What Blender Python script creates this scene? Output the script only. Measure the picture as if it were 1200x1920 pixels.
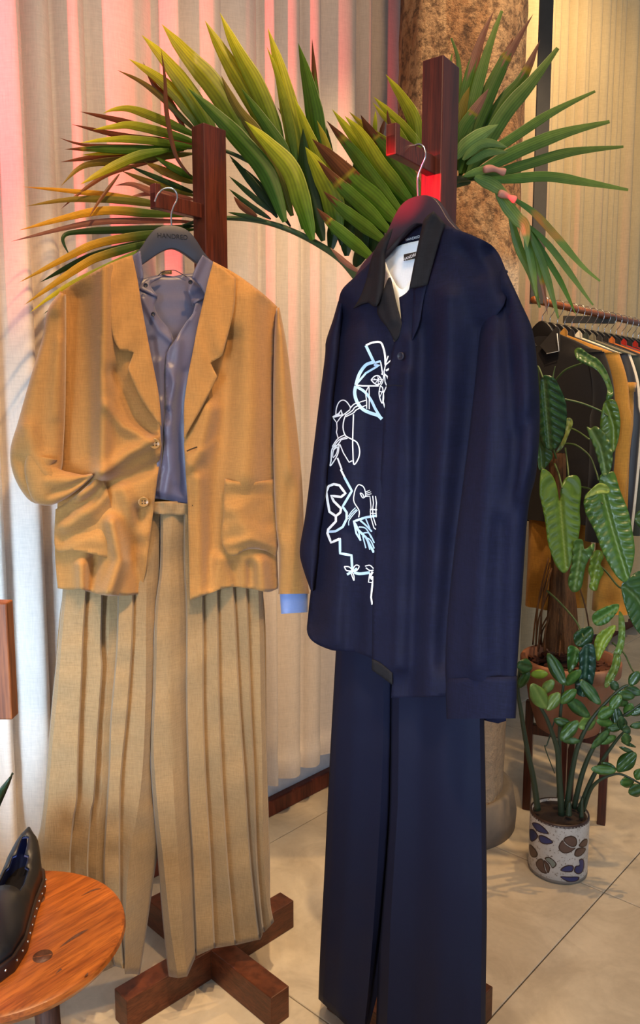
import bpy, bmesh, math, random
import numpy as np
from math import sin, cos, pi, radians, hypot, atan, exp
from mathutils import Vector, Matrix
from mathutils.geometry import delaunay_2d_cdt
random.seed(7); rng = np.random.RandomState(7)
for o in list(bpy.data.objects): bpy.data.objects.remove(o)
scene = bpy.context.scene
COL = scene.collection

# ------------------------------------------------------------------ camera
FPX = 1450.0; TILT = atan(180 / FPX); HC = 1.32
cam_d = bpy.data.cameras.new('camera'); cam = bpy.data.objects.new('camera', cam_d); COL.objects.link(cam)
cam.location = (0, 0, HC); cam.rotation_euler = (pi / 2 - TILT, 0, 0)
cam_d.sensor_fit = 'VERTICAL'; cam_d.sensor_height = 36; cam_d.lens = 36 * FPX / 1920
cam_d.clip_start = 0.02
scene.camera = cam

# ------------------------------------------------------------------ light
scene.view_settings.view_transform = 'Standard'; scene.view_settings.look = 'None'
scene.view_settings.gamma = 1; scene.view_settings.use_curve_mapping = False
scene.view_settings.exposure = 0.4
world = bpy.data.worlds.new('shop_air'); scene.world = world; world.use_nodes = True
bg = world.node_tree.nodes['Background']; bg.inputs[0].default_value = (0.75, 0.86, 1.0, 1); bg.inputs[1].default_value = 0.22

def lamp(name, kind, loc, target, energy, color, size=0.1, spot=60, blend=0.5, sizey=None):
    d = bpy.data.lights.new(name, kind); d.energy = energy; d.color = color
    if kind == 'AREA':
        d.size = size
        if sizey: d.shape = 'RECTANGLE'; d.size_y = sizey
    else: d.shadow_soft_size = size
    if kind == 'SPOT': d.spot_size = radians(spot); d.spot_blend = blend
    o = bpy.data.objects.new(name, d); COL.objects.link(o); o.location = loc
    o.rotation_euler = (Vector(target) - Vector(loc)).to_track_quat('-Z', 'Y').to_euler()
    return o
WARM = (1.0, 0.62, 0.27); WARM2 = (1.0, 0.72, 0.42)
lamp('window_daylight', 'AREA', (-1.0, 0.0, 0.70), (-0.80, 1.8, 0.78), 5.2, (0.56, 0.77, 1.0), 0.6, sizey=0.8)
lamp('cool_fill_wide', 'AREA', (1.3, -1.7, 1.1), (0.0, 2.0, 0.8), 17, (0.56, 0.76, 1.0), 1.8, sizey=1.4)  # added wide cool fill for the navy outfit, floor and curtain
lamp('cool_fill_shirt', 'AREA', (-0.75, -1.1, 1.25), (0.24, 1.4, 1.05), 3.2, (0.62, 0.80, 1.0), 0.5, sizey=0.9)  # added narrow cool fill, brightens the print and t-shirt; no real door
bpy.data.lights['cool_fill_shirt'].spread = radians(34)
bpy.data.lights['window_daylight'].spread = radians(48)
lamp('spotlight_jacket', 'SPOT', (0.32, 0.50, 3.0), (-0.36, 1.6, 1.30), 125, WARM, 0.03, 35, 0.6)
lamp('spotlight_palm', 'SPOT', (0.45, 0.95, 3.3), (0.02, 1.75, 1.8), 68, (1.0, 0.64, 0.32), 0.04, 62, 0.7)
lamp('spotlight_shirt', 'SPOT', (-0.35, -0.2, 2.9), (0.2, 1.4, 1.0), 38, WARM2, 0.06, 46, 0.7)
lamp('spotlight_plants', 'SPOT', (1.38, 2.35, 3.2), (0.72, 1.95, 0.1), 95, WARM, 0.025, 62, 0.6)
lamp('spotlight_curtain', 'SPOT', (1.15, 2.65, 3.35), (1.4, 3.75, 2.2), 72, (1.0, 0.68, 0.33), 0.08, 120, 0.8)
lamp('spotlight_column', 'SPOT', (0.75, 1.5, 3.3), (0.42, 2.4, 1.75), 110, WARM2, 0.04, 50, 0.7)
lamp('spotlight_foreground', 'SPOT', (0.0, 0.35, 3.0), (-0.36, 1.16, 0.0), 165, WARM2, 0.03, 38, 0.5)
lamp('red_neon_light', 'AREA', (-1.05, 1.00, 2.35), (-0.70, 1.88, 2.25), 7.5, (1.0, 0.06, 0.07), 0.06, sizey=1.0)
lamp('red_spot_light', 'SPOT', (-0.75, 0.55, 1.72), (0.190, 1.40, 1.702), 420, (1.0, 0.01, 0.03), 0.02, 5.2, 0.25)

bpy.data.lights['red_neon_light'].spread = radians(42)
lamp('spotlight_linen', 'SPOT', (0.35, 1.15, 3.35), (-0.15, 2.35, 2.2), 34, (1.0, 0.60, 0.30), 0.05, 75, 0.8)

# ------------------------------------------------------------------ geometry helpers
cT, sT = cos(TILT), sin(TILT)
def rays(px, py):
    px = np.asarray(px, float); py = np.asarray(py, float)
    a = (px - 600) / FPX; b = -(py - 960) / FPX
    return np.stack([a, cT + b * sT, -sT + b * cT], -1)
def at(px, py, Y):
    r = rays(px, py); k = np.asarray(Y, float) / r[..., 1]
    return r * k[..., None] + np.array([0, 0, HC])
def floor_pt(px, py, Z=0.0):
    r = rays(px, py); k = (Z - HC) / r[..., 2]
    return r * k[..., None] + np.array([0, 0, HC])
def mkplane(c, t):
    n = np.array([t[1], -t[0]], float); n /= np.linalg.norm(n)
    if n[1] > 0: n = -n
    return (np.array(c[:2], float), n)
def onplane(px, py, P, off=0.0):
    c, n = P; r = rays(px, py)
    k = (c @ n + off) / (r[..., 0] * n[0] + r[..., 1] * n[1])
    return r * np.asarray(k)[..., None] + np.array([0, 0, HC])

def catmull(pts, seg):
    pts = [np.array(p, float) for p in pts]; out = []
    for i in range(len(pts) - 1):
        p0 = pts[max(i - 1, 0)]; p1 = pts[i]; p2 = pts[i + 1]; p3 = pts[min(i + 2, len(pts) - 1)]
        for k in range(seg):
            t = k / seg
            out.append(0.5 * (2 * p1 + (p2 - p0) * t + (2 * p0 - 5 * p1 + 4 * p2 - p3) * t * t + (3 * p1 - p0 - 3 * p2 + p3) * t ** 3))
    out.append(pts[-1]); return np.array(out)
def smooth_outline(pts, step):
    """closed outline; a point given twice is a corner"""
    n = len(pts); corners = [i for i in range(n) if tuple(pts[i]) == tuple(pts[(i + 1) % n])]
    if not corners:
        ext = [pts[-2], pts[-1]] + list(pts) + [pts[0], pts[1]]
        runs = [catmull(ext, 8)[16:16 + 8 * n + 1]]
    else:
        runs = []; k0 = (corners[0] + 1) % n; seq = [pts[(k0 + i) % n] for i in range(n)]
        cur = [seq[0]]
        for p in seq[1:]:
            if tuple(p) == tuple(cur[-1]):
                if len(cur) > 1: runs.append(catmull(cur, 8))
                cur = [p]
            else: cur.append(p)
        cur.append(seq[0])
        if tuple(cur[-1]) != tuple(cur[-2]): runs.append(catmull(cur, 8))
        elif len(cur) > 2: runs.append(catmull(cur[:-1], 8))
    out = []
    for r in runs:
        d = np.r_[0, np.cumsum(np.linalg.norm(np.diff(r, axis=0), axis=1))]
        m = max(1, int(round(d[-1] / step)))
        s = np.linspace(0, d[-1], m + 1)[:-1]
        out.append(np.stack([np.interp(s, d, r[:, 0]), np.interp(s, d, r[:, 1])], -1))
    return np.concatenate(out)
def seg_dist(P, line):
    """distance, signed side and arc position of points P to a polyline"""
    line = np.asarray(line, float); best = np.full(len(P), 1e9); side = np.zeros(len(P)); arc = np.zeros(len(P)); acc = 0
    for a, b in zip(line[:-1], line[1:]):
        ab = b - a; L = np.linalg.norm(ab) + 1e-9
        t = np.clip(((P - a) @ ab) / L ** 2, 0, 1); q = a + t[:, None] * ab
        d = np.linalg.norm(P - q, axis=1); cr = ab[0] * (P[:, 1] - a[1]) - ab[1] * (P[:, 0] - a[0])
        m = d < best; best[m] = d[m]; side[m] = np.sign(cr[m]); arc[m] = (acc + t * L)[m]; acc += L
    return best, side, arc, acc
def inside(P, poly):
    x, y = P[:, 0], P[:, 1]; r = np.zeros(len(P), bool); q = np.roll(poly, 1, 0)
    for (x1, y1), (x2, y2) in zip(poly, q):
        c = ((y1 > y) != (y2 > y)) & (x < (x2 - x1) * (y - y1) / (y2 - y1 + 1e-12) + x1); r ^= c
    return r
def folds_eval(P, folds):
    z = np.zeros(len(P))
    for f in folds:
        k = f[0]
        if k == 'r':                                   # rounded ridge along a line
            d, s, a, L = seg_dist(P, f[1]); z += f[3] * np.exp(-(d / f[2]) ** 2)
        elif k == 's':                                 # sharp fold edge, falling away on one side (+1 = below/right of line direction)
            d, s, a, L = seg_dist(P, f[1]); sd = d * s * f[4]
            fade = np.sin(np.clip(a / L, 0, 1) * pi) ** 0.4
            z += np.where(sd > 0, f[3] * np.exp(-sd / f[2]), 0) * fade
        elif k == 'lin':
            z += f[1] * (P[:, 0] - f[3]) + f[2] * (P[:, 1] - f[4])
        elif k == 'w':                                 # wrinkles
            amp, lam, ang, ph = f[1:5]; ca, sa = cos(ang), sin(ang)
            u = P[:, 0] * ca + P[:, 1] * sa; v = -P[:, 0] * sa + P[:, 1] * ca
            z += amp * np.sin(u / lam * 2 * pi + ph + 1.3 * np.sin(v / lam * 0.9 + ph * 2))
        elif k == 'c': z += f[1]
    return z

ROOT = {}
def w2l(parent):
    return ROOT.get(parent.name, Vector((0, 0, 0))) if parent else Vector((0, 0, 0))
def obj(name, verts, faces, mat, parent=None, smooth=True, sharp=None, col=None):
    me = bpy.data.meshes.new(name); L = np.array(w2l(parent))
    me.from_pydata((np.asarray(verts, float) - L).tolist(), [], faces if isinstance(faces, list) else faces.tolist()); me.update()
    if smooth:
        me.polygons.foreach_set('use_smooth', [True] * len(me.polygons))
        if sharp: me.set_sharp_from_angle(angle=radians(sharp))
    if col is not None:
        ca = me.color_attributes.new('tint', 'FLOAT_COLOR', 'POINT')
        c = np.ones((len(verts), 4)); c[:, :3] = col; ca.data.foreach_set('color', c.ravel())
    if mat: me.materials.append(mat)
    o = bpy.data.objects.new(name, me); COL.objects.link(o); o.parent = parent
    if parent: ROOT[o.name] = w2l(parent)
    return o
def tag(o, label, cat=None, group=None):
    o['label'] = label
    if cat: o['category'] = cat
    if group: o['group'] = group
    return o
def thing(name, label, cat, loc, group=None):
    o = bpy.data.objects.new(name, None); COL.objects.link(o); o.location = loc; o.empty_display_size = 0.05
    ROOT[o.name] = Vector([float(v) for v in loc]); return tag(o, label, cat, group)
def struct(o): o['kind'] = 'structure'; return o
def solid(o, t, off=-1):
    m = o.modifiers.new('thickness', 'SOLIDIFY'); m.thickness = t; m.offset = off; return o
def bevel(o, w, seg=2):
    m = o.modifiers.new('bevel', 'BEVEL'); m.width = w; m.segments = seg; m.limit_method = 'ANGLE'; return o
def copy_tree(o, parent=None):
    c = o.copy(); COL.objects.link(c); c.parent = parent
    for ch in list(o.children): copy_tree(ch, c)
    return c

def panel(name, outline, P, folds, mat, parent, res=7.0, thick=0.0018, holes=None, sharp=None):
    """a piece of cloth or leaf cut to an outline, lying in a standing plane P and lifted off it by its folds (metres)"""
    B = smooth_outline(outline, res)
    lo, hi = B.min(0), B.max(0); ys = np.arange(lo[1], hi[1], res * 0.87)
    g = np.concatenate([np.stack([np.arange(lo[0] + (res / 2 if i % 2 else 0), hi[0], res), np.full(len(np.arange(lo[0] + (res / 2 if i % 2 else 0), hi[0], res)), y)], -1) for i, y in enumerate(ys)])
    g = g[inside(g, B)]
    if len(g):
        d, *_ = seg_dist(g, np.vstack([B, B[:1]])); g = g[d > res * 0.55]
    pts = np.vstack([B, g]) if len(g) else B
    n = len(B)
    v, e, f, *_ = delaunay_2d_cdt([Vector(p) for p in pts], [(i, (i + 1) % n) for i in range(n)], [], 1, 1e-5)
    Q = np.array([[p.x, p.y] for p in v])
    W = onplane(Q[:, 0], Q[:, 1], P, folds_eval(Q, folds))
    faces = []
    c = np.array([P[1][0], P[1][1], 0])
    for t in f:
        t = list(t); a, b, d_ = W[t[0]], W[t[1]], W[t[2]]
        nn = np.cross(b - a, d_ - a)
        faces.append(t if nn @ c > 0 else t[::-1])
    o = obj(name, W, faces, mat, parent, True, sharp)
    if thick: solid(o, thick)
    return o
def loft(name, cols, P, rows, mat, parent, thick=0.0018, extra=None, sub=4, sharp=35):
    """cloth swept down between hanging column curves; each column = (points, offset_top, offset_bottom)"""
    C = []
    for pts, o0, o1 in cols:
        r = catmull(pts, 10); d = np.r_[0, np.cumsum(np.linalg.norm(np.diff(r, axis=0), axis=1))]
        s = np.linspace(0, d[-1], rows)
        C.append(np.stack([np.interp(s, d, r[:, 0]), np.interp(s, d, r[:, 1]), np.linspace(o0, o1, rows)], -1))
    G = []
    for a, b in zip(C[:-1], C[1:]):
        w = np.abs(a - b)[:, 0].mean(); m = 1 if w < 4 else sub
        for k in range(m):
            t = k / m; G.append(a * (1 - t) + b * t)
    G.append(C[-1]); G = np.array(G)                     # cols x rows x 3
    nc, nr = G.shape[:2]; Q = G.reshape(-1, 3); off = Q[:, 2].copy()
    if extra: off += folds_eval(Q[:, :2], extra)
    W = onplane(Q[:, 0], Q[:, 1], P, off)
    faces = [[i * nr + j, i * nr + j + 1, (i + 1) * nr + j + 1, (i + 1) * nr + j] for i in range(nc - 1) for j in range(nr - 1)]
    o = obj(name, W, faces, mat, parent, True, sharp)
    if thick: solid(o, thick)
    return o
def ribbon_px(lines, surf, lift=0.0012):
    """flat print: strokes [(points, width, smooth)] laid over a cloth surface given by surf(px, py, lift)"""
    V, Fc = [], []; n0 = 0
    for pts, w, sm in lines:
        r = catmull(pts, 6) if sm else np.array(pts, float)
        if not sm:
            rr = [r[0]]
            for a, b in zip(r[:-1], r[1:]):
                k = max(1, int(np.linalg.norm(b - a) / 5))
                rr += [a + (b - a) * (i + 1) / k for i in range(k)]
            r = np.array(rr)
        t = np.gradient(r, axis=0); t /= np.linalg.norm(t, axis=1)[:, None] + 1e-9
        nn = np.stack([-t[:, 1], t[:, 0]], -1) * w / 2
        Lp, Rp = r + nn, r - nn; m = len(r)
        Q = np.vstack([Lp, Rp]); V.append(surf(Q[:, 0], Q[:, 1], lift))
        Fc += [[n0 + i, n0 + i + 1, n0 + m + i + 1, n0 + m + i] for i in range(m - 1)]; n0 += 2 * m
    return np.vstack(V), Fc
def tube(path, rad, n=8, cap=True):
    path = np.asarray(path, float); m = len(path); rad = np.broadcast_to(np.asarray(rad, float), (m,))
    T = np.gradient(path, axis=0); T /= np.linalg.norm(T, axis=1)[:, None] + 1e-12
    up = np.array([0, 0, 1.0]) if abs(T[0][2]) < 0.9 else np.array([1.0, 0, 0])
    V = []; N = np.cross(T[0], up); N /= np.linalg.norm(N)
    for i in range(m):
        N = N - T[i] * (N @ T[i]); N /= np.linalg.norm(N) + 1e-12; Bn = np.cross(T[i], N)
        for k in range(n):
            a = 2 * pi * k / n; V.append(path[i] + rad[i] * (cos(a) * N + sin(a) * Bn))
    Fc = [[i * n + k, i * n + (k + 1) % n, (i + 1) * n + (k + 1) % n, (i + 1) * n + k] for i in range(m - 1) for k in range(n)]
    if cap: Fc += [list(range(n))[::-1], [(m - 1) * n + k for k in range(n)]]
    return np.array(V), Fc
def merge(parts):
    V, Fc, n = [], [], 0
    for v, f in parts:
        v = np.asarray(v); V.append(v); Fc += [[i + n for i in q] for q in f]; n += len(v)
    return np.vstack(V), Fc
def boxv(c, size, rz=0.0):
    sx, sy, sz = [s / 2 for s in size]; ca, sa = cos(rz), sin(rz); V = []
    for z in (-sz, sz):
        for x, y in ((-sx, -sy), (sx, -sy), (sx, sy), (-sx, sy)):
            V.append((c[0] + x * ca - y * sa, c[1] + x * sa + y * ca, c[2] + z))
    return np.array(V), [[3, 2, 1, 0], [4, 5, 6, 7], [0, 1, 5, 4], [1, 2, 6, 5], [2, 3, 7, 6], [3, 0, 4, 7]]
def lathe(prof, c, n=40):
    V = []; m = len(prof)
    for r, z in prof:
        for k in range(n):
            a = 2 * pi * k / n; V.append((c[0] + r * cos(a), c[1] + r * sin(a), c[2] + z))
    Fc = [[i * n + k, i * n + (k + 1) % n, (i + 1) * n + (k + 1) % n, (i + 1) * n + k] for i in range(m - 1) for k in range(n)]
    if prof[0][0] > 1e-4: Fc.append(list(range(n))[::-1])
    if prof[-1][0] > 1e-4: Fc.append([(m - 1) * n + k for k in range(n)])
    return np.array(V), Fc
def cpath(pts, seg=6): return catmull(pts, seg)

# ------------------------------------------------------------------ materials
def srgb(r, g, b):
    f = lambda c: (c / 255 / 12.92) if c / 255 <= 0.04045 else ((c / 255 + 0.055) / 1.055) ** 2.4
    return (f(r), f(g), f(b), 1)
class NT:
    def __init__(s, name, rough=0.6):
        s.m = bpy.data.materials.new(name); s.m.use_nodes = True; s.t = s.m.node_tree; s.n = s.t.nodes
        s.b = s.n['Principled BSDF']; s.b.inputs['Roughness'].default_value = rough
        s.tc = s.n.new('ShaderNodeTexCoord')
    def link(s, a, b): s.t.links.new(a, b)
    def mapping(s, scale, rot=(0, 0, 0), src='Object'):
        if rot[2]:
            r = s.n.new('ShaderNodeMapping'); r.inputs['Rotation'].default_value = (0, 0, -rot[2]); s.link(s.tc.outputs[src], r.inputs['Vector'])
            m = s.n.new('ShaderNodeMapping'); m.inputs['Scale'].default_value = scale; s.link(r.outputs[0], m.inputs['Vector']); return m.outputs[0]
        m = s.n.new('ShaderNodeMapping'); m.inputs['Scale'].default_value = scale; m.inputs['Rotation'].default_value = rot
        s.link(s.tc.outputs[src], m.inputs['Vector']); return m.outputs[0]
    def noise(s, vec, scale=1, detail=4, rough=0.55, dist=0):
        n = s.n.new('ShaderNodeTexNoise'); n.inputs['Scale'].default_value = scale; n.inputs['Detail'].default_value = detail
        n.inputs['Roughness'].default_value = rough; n.inputs['Distortion'].default_value = dist
        s.link(vec, n.inputs['Vector']); return n.outputs['Fac']
    def ramp(s, fac, stops):
        r = s.n.new('ShaderNodeValToRGB'); e = r.color_ramp.elements
        while len(e) < len(stops): e.new(0.5)
        for q, (p, c) in zip(e, stops): q.position = p; q.color = c
        s.link(fac, r.inputs[0]); return r.outputs[0]
    def mix(s, a, b, fac, mode='MIX'):
        m = s.n.new('ShaderNodeMix'); m.data_type = 'RGBA'; m.blend_type = mode
        for v, i in ((fac, 0), (a, 6), (b, 7)):
            if hasattr(v, 'is_output'): s.link(v, m.inputs[i])
            else: m.inputs[i].default_value = v
        return m.outputs[2]
    def math(s, op, a, b=0.0):
        m = s.n.new('ShaderNodeMath'); m.operation = op
        for v, i in ((a, 0), (b, 1)):
            if hasattr(v, 'is_output'): s.link(v, m.inputs[i])
            else: m.inputs[i].default_value = v
        return m.outputs[0]
    def color(s, c):
        if hasattr(c, 'is_output'): s.link(c, s.b.inputs['Base Color'])
        else: s.b.inputs['Base Color'].default_value = c
    def bump(s, h, strength=0.3, dist=0.001):
        b = s.n.new('ShaderNodeBump'); b.inputs['Strength'].default_value = strength; b.inputs['Distance'].default_value = dist
        s.link(h, b.inputs['Height']); s.link(b.outputs[0], s.b.inputs['Normal'])
    def set(s, **k):
        for a, v in k.items(): s.b.inputs[a.replace('_', ' ')].default_value = v
    def translucent(s, col, fac):
        t = s.n.new('ShaderNodeBsdfTranslucent'); x = s.n.new('ShaderNodeMixShader'); x.inputs[0].default_value = fac
        if hasattr(col, 'is_output'): s.link(col, t.inputs[0])
        else: t.inputs[0].default_value = col
        out = s.n['Material Output']; s.link(s.b.outputs[0], x.inputs[1]); s.link(t.outputs[0], x.inputs[2]); s.link(x.outputs[0], out.inputs[0])
def cloth(name, c, vary=0.10, weave=260, bump=0.35, rough=0.85, sheen=0.2, trans=0.0, spec=0.2, aniso=1.0):
    s = NT(name, rough)
    a = s.noise(s.mapping((weave * 2, weave * 2, weave * 0.22)), 1, 3); b = s.noise(s.mapping((weave * 0.2, weave * 0.2, weave * 2)), 1, 3)
    big = s.noise(s.mapping((3, 3, 2)), 1, 3)
    w = s.math('ADD', a, b); w2 = s.math('MULTIPLY', w, 0.5)
    lo = tuple(v * (1 - 2.2 * vary) for v in c[:3]) + (1,); hi = tuple(min(1, v * (1 + 2.2 * vary)) for v in c[:3]) + (1,)
    col = s.ramp(w2, [(0.3, lo), (0.7, hi)])
    col = s.mix(col, s.ramp(big, [(0.3, (0.86, 0.86, 0.86, 1)), (0.7, (1, 1, 1, 1))]), 0.6, 'MULTIPLY')
    s.color(col); s.bump(w2, bump, 0.0012)
    s.set(Specular_IOR_Level=spec, Sheen_Weight=sheen)
    if trans: s.translucent(col, trans)
    return s.m
def wood(name, c1, c2, scale=1.0, rough=0.45, rot=(0, 0, 0), stretch=(14, 14, 0.9), coat=0.0):
    s = NT(name, rough); v = s.mapping(tuple(q * scale for q in stretch), rot)
    n = s.noise(v, 3.0, 6, 0.6, 0.6); f = s.noise(s.mapping(tuple(q * scale * 9 for q in stretch), rot), 2.0, 3)
    col = s.ramp(n, [(0.3, c1), (0.7, c2)])
    col = s.mix(col, s.ramp(f, [(0.38, (0.42, 0.36, 0.32, 1)), (0.56, (1, 1, 1, 1))]), 0.6, 'MULTIPLY')
    s.color(col); s.bump(f, 0.08, 0.001); s.set(Specular_IOR_Level=0.4, Coat_Weight=coat); return s.m
def plain(name, c, rough=0.5, metal=0.0, spec=0.5, coat=0.0):
    s = NT(name, rough); n = s.noise(s.mapping((30, 30, 30)), 1, 3)
    col = s.ramp(n, [(0.3, tuple(v * 0.9 for v in c[:3]) + (1,)), (0.7, tuple(min(1, v * 1.06) for v in c[:3]) + (1,))])
    s.color(col); s.set(Metallic=metal, Specular_IOR_Level=spec, Coat_Weight=coat); return s.m
def leafmat(name, rough=0.45, trans=0.3, coat=0.0):
    s = NT(name, rough); a = s.n.new('ShaderNodeAttribute'); a.attribute_name = 'tint'
    n = s.noise(s.mapping((40, 40, 40)), 1, 3)
    col = s.mix(a.outputs['Color'], s.ramp(n, [(0.3, (0.75, 0.78, 0.7, 1)), (0.7, (1.08, 1.08, 1.05, 1))]), 0.7, 'MULTIPLY')
    s.color(col); s.set(Specular_IOR_Level=0.4, Coat_Weight=coat, Coat_Roughness=0.2)
    s.translucent(s.mix(col, (1.0, 0.95, 0.45, 1), 0.35, 'MULTIPLY'), trans); return s.m

M = {}
M['jacket'] = cloth('khaki_linen', srgb(166, 119, 64), 0.09, 230, 0.4, 0.8, 0.25)
M['trouser'] = cloth('olive_linen', srgb(146, 118, 82), 0.10, 230, 0.45, 0.82, 0.2)
M['shirt'] = cloth('slate_silk', srgb(88, 84, 108), 0.04, 420, 0.1, 0.42, 0.3, spec=0.45)
M['cuff'] = cloth('blue_silk', srgb(120, 140, 190), 0.04, 420, 0.1, 0.5, 0.2)
M['navy'] = cloth('navy_linen', srgb(20, 21, 42), 0.16, 230, 0.35, 0.75, 0.0, spec=0.15)
M['navycollar'] = cloth('charcoal_linen', srgb(27, 25, 28), 0.14, 230, 0.35, 0.8, 0.0)
M['crepe'] = cloth('navy_crepe', srgb(20, 23, 44), 0.05, 500, 0.12, 0.65, 0.0, spec=0.15)
M['tee'] = cloth('white_jersey', srgb(225, 232, 240), 0.03, 500, 0.1, 0.85)
M['print'] = plain('white_print', srgb(246, 249, 252), 0.6)
M['printblue'] = plain('pale_blue_print', srgb(186, 216, 240), 0.6)
M['curtain'] = cloth('natural_linen_curtain', srgb(228, 216, 204), 0.05, 160, 0.3, 0.9, 0.1, trans=0.15)
M['sheer'] = cloth('cream_sheer_curtain', srgb(226, 206, 168), 0.05, 160, 0.25, 0.9, 0.1, trans=0.25)
M['stand'] = wood('mahogany', srgb(56, 22, 14), srgb(92, 38, 22), 1.0, 0.38, coat=0.15)
M['foot'] = wood('mahogany_feet', srgb(74, 36, 20), srgb(112, 58, 32), 1.0, 0.4, stretch=(3, 3, 14))
M['stool'] = wood('orange_hardwood', srgb(138, 66, 22), srgb(200, 112, 42), 1.0, 0.35, (0, 0, radians(52)), (1.3, 14, 14), coat=0.15)
M['walnut'] = wood('walnut', srgb(84, 50, 34), srgb(118, 74, 52), 1.0, 0.5)
M['board'] = wood('brown_board', srgb(120, 62, 28), srgb(176, 104, 56), 1.0, 0.45)
M['bamboo'] = wood('rail_wood', srgb(120, 62, 26), srgb(178, 104, 50), 1.0, 0.4, (0, 0, radians(46.8)), (2, 14, 14), coat=0.2)
M['hanger'] = plain('dark_navy_lacquer', srgb(32, 35, 54), 0.42)
M['hanger2'] = plain('plum_black_lacquer', srgb(46, 30, 40), 0.4)
M['blackhanger'] = plain('black_hanger', srgb(20, 19, 20), 0.4)
M['deboss'] = plain('debossed_letter', srgb(20, 22, 36), 0.5)
M['chrome'] = plain('chrome', srgb(200, 200, 200), 0.22, 1.0)
M['steel'] = plain('dark_steel', srgb(70, 66, 60), 0.55, 0.3)
M['white'] = plain('white_wall', srgb(225, 228, 235), 0.8, spec=0.2)
M['baseboard'] = wood('baseboard_wood', srgb(86, 34, 20), srgb(120, 52, 32), 1.0, 0.5)
M['leather'] = plain('black_leather', srgb(26, 24, 26), 0.45)
M['blueleather'] = plain('blue_lining', srgb(38, 52, 104), 0.5)
M['sole'] = plain('dark_brown_sole', srgb(40, 24, 22), 0.35)
M['soil'] = plain('dark_soil', srgb(46, 32, 24), 0.9)
M['bark'] = wood('bark_strands', srgb(70, 46, 28), srgb(128, 88, 54), 1.0, 0.9, stretch=(40, 40, 3))
M['chip'] = plain('bark_chips', srgb(92, 52, 34), 0.9)
M['label'] = plain('black_label', srgb(18, 18, 20), 0.7)
M['horn'] = plain('horn_button', srgb(150, 112, 60), 0.25)
M['horn2'] = plain('horn_button_rim', srgb(84, 58, 30), 0.25)
M['navybutton'] = plain('navy_button', srgb(24, 24, 40), 0.5)
M['thread'] = plain('dark_thread', srgb(60, 40, 20), 0.9)
M['palm'] = leafmat('palm_leaflet', 0.42, 0.38)
M['leaf'] = leafmat('glossy_leaf', 0.36, 0.15, 0.22)
M['stem'] = plain('green_stem', srgb(62, 84, 44), 0.5)
M['stemdark'] = plain('dark_green_stem', srgb(44, 58, 38), 0.5)
s = NT('terracotta', 0.8); nz = s.noise(s.mapping((10, 10, 4)), 1, 6)
s.color(s.ramp(nz, [(0.3, srgb(120, 76, 54)), (0.52, srgb(150, 98, 70)), (0.72, srgb(146, 116, 94))])); s.bump(nz, 0.2, 0.003); M['terracotta'] = s.m
s = NT('speckled_glaze', 0.35); nz = s.noise(s.mapping((160, 160, 160)), 1, 2); n2 = s.noise(s.mapping((20, 20, 20)), 1, 4)
s.color(s.mix(s.ramp(nz, [(0.3, srgb(120, 105, 90)), (0.42, srgb(196, 190, 184))]), s.ramp(n2, [(0.3, (0.8, 0.78, 0.74, 1)), (0.7, (1, 1, 1, 1))]), 0.8, 'MULTIPLY')); M['glaze'] = s.m
M['motifline'] = plain('brown_glaze_line', srgb(58, 36, 26), 0.4)
M['motifblue'] = plain('blue_glaze', srgb(44, 52, 100), 0.35)
M['motifbrown'] = plain('brown_glaze', srgb(92, 68, 58), 0.4)
M['motifgrey'] = plain('grey_green_glaze', srgb(120, 126, 116), 0.4)
s = NT('weathered_concrete_column', 0.9)
n1 = s.noise(s.mapping((5, 5, 2.2)), 1, 8, 0.7, 0.5); n2 = s.noise(s.mapping((40, 40, 40)), 1, 6, 0.7); n3 = s.noise(s.mapping((2, 2, 1.2)), 1, 4)
c = s.ramp(n1, [(0.34, srgb(70, 48, 34)), (0.46, srgb(138, 98, 62)), (0.55, srgb(168, 134, 96)), (0.68, srgb(104, 70, 46))])
c = s.mix(c, s.ramp(n2, [(0.40, (0.22, 0.18, 0.15, 1)), (0.52, (1, 1, 1, 1))]), 0.85, 'MULTIPLY')
sp_ = s.n.new('ShaderNodeSeparateXYZ'); s.link(s.tc.outputs['Object'], sp_.inputs[0])
hz = s.ramp(s.math('ADD', s.math('MULTIPLY', sp_.outputs[2], 0.4), s.math('MULTIPLY', n3, 0.12)), [(0.755, (1, 1, 1, 1)), (0.775, (0, 0, 0, 1))])
c = s.mix(c, s.mix(c, (0.60, 0.50, 0.38, 1), 0.6), hz)
s.color(c); s.bump(n2, 1.0, 0.012); M['column'] = s.m
s = NT('polished_concrete', 0.38)
n1 = s.noise(s.mapping((2.2, 2.2, 2.2)), 1, 6, 0.6, 0.8); n2 = s.noise(s.mapping((60, 60, 60)), 1, 4); n3 = s.noise(s.mapping((6, 6, 6)), 1, 5, 0.65, 1.2)
c = s.ramp(n1, [(0.3, srgb(196, 180, 156)), (0.7, srgb(222, 208, 184))])
c = s.mix(c, s.ramp(n3, [(0.36, (0.80, 0.78, 0.76, 1)), (0.56, (1, 1, 1, 1))]), 0.75, 'MULTIPLY')
c = s.mix(c, s.ramp(n2, [(0.3, (0.9, 0.9, 0.9, 1)), (0.6, (1, 1, 1, 1))]), 0.5, 'MULTIPLY')
s.color(c); s.set(Specular_IOR_Level=0.35); M['floor'] = s.m
M['joint'] = plain('dark_joint', srgb(92, 70, 48), 0.9)
M['ring'] = plain('grey_plaster_collar', srgb(128, 118, 108), 0.8)

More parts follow.
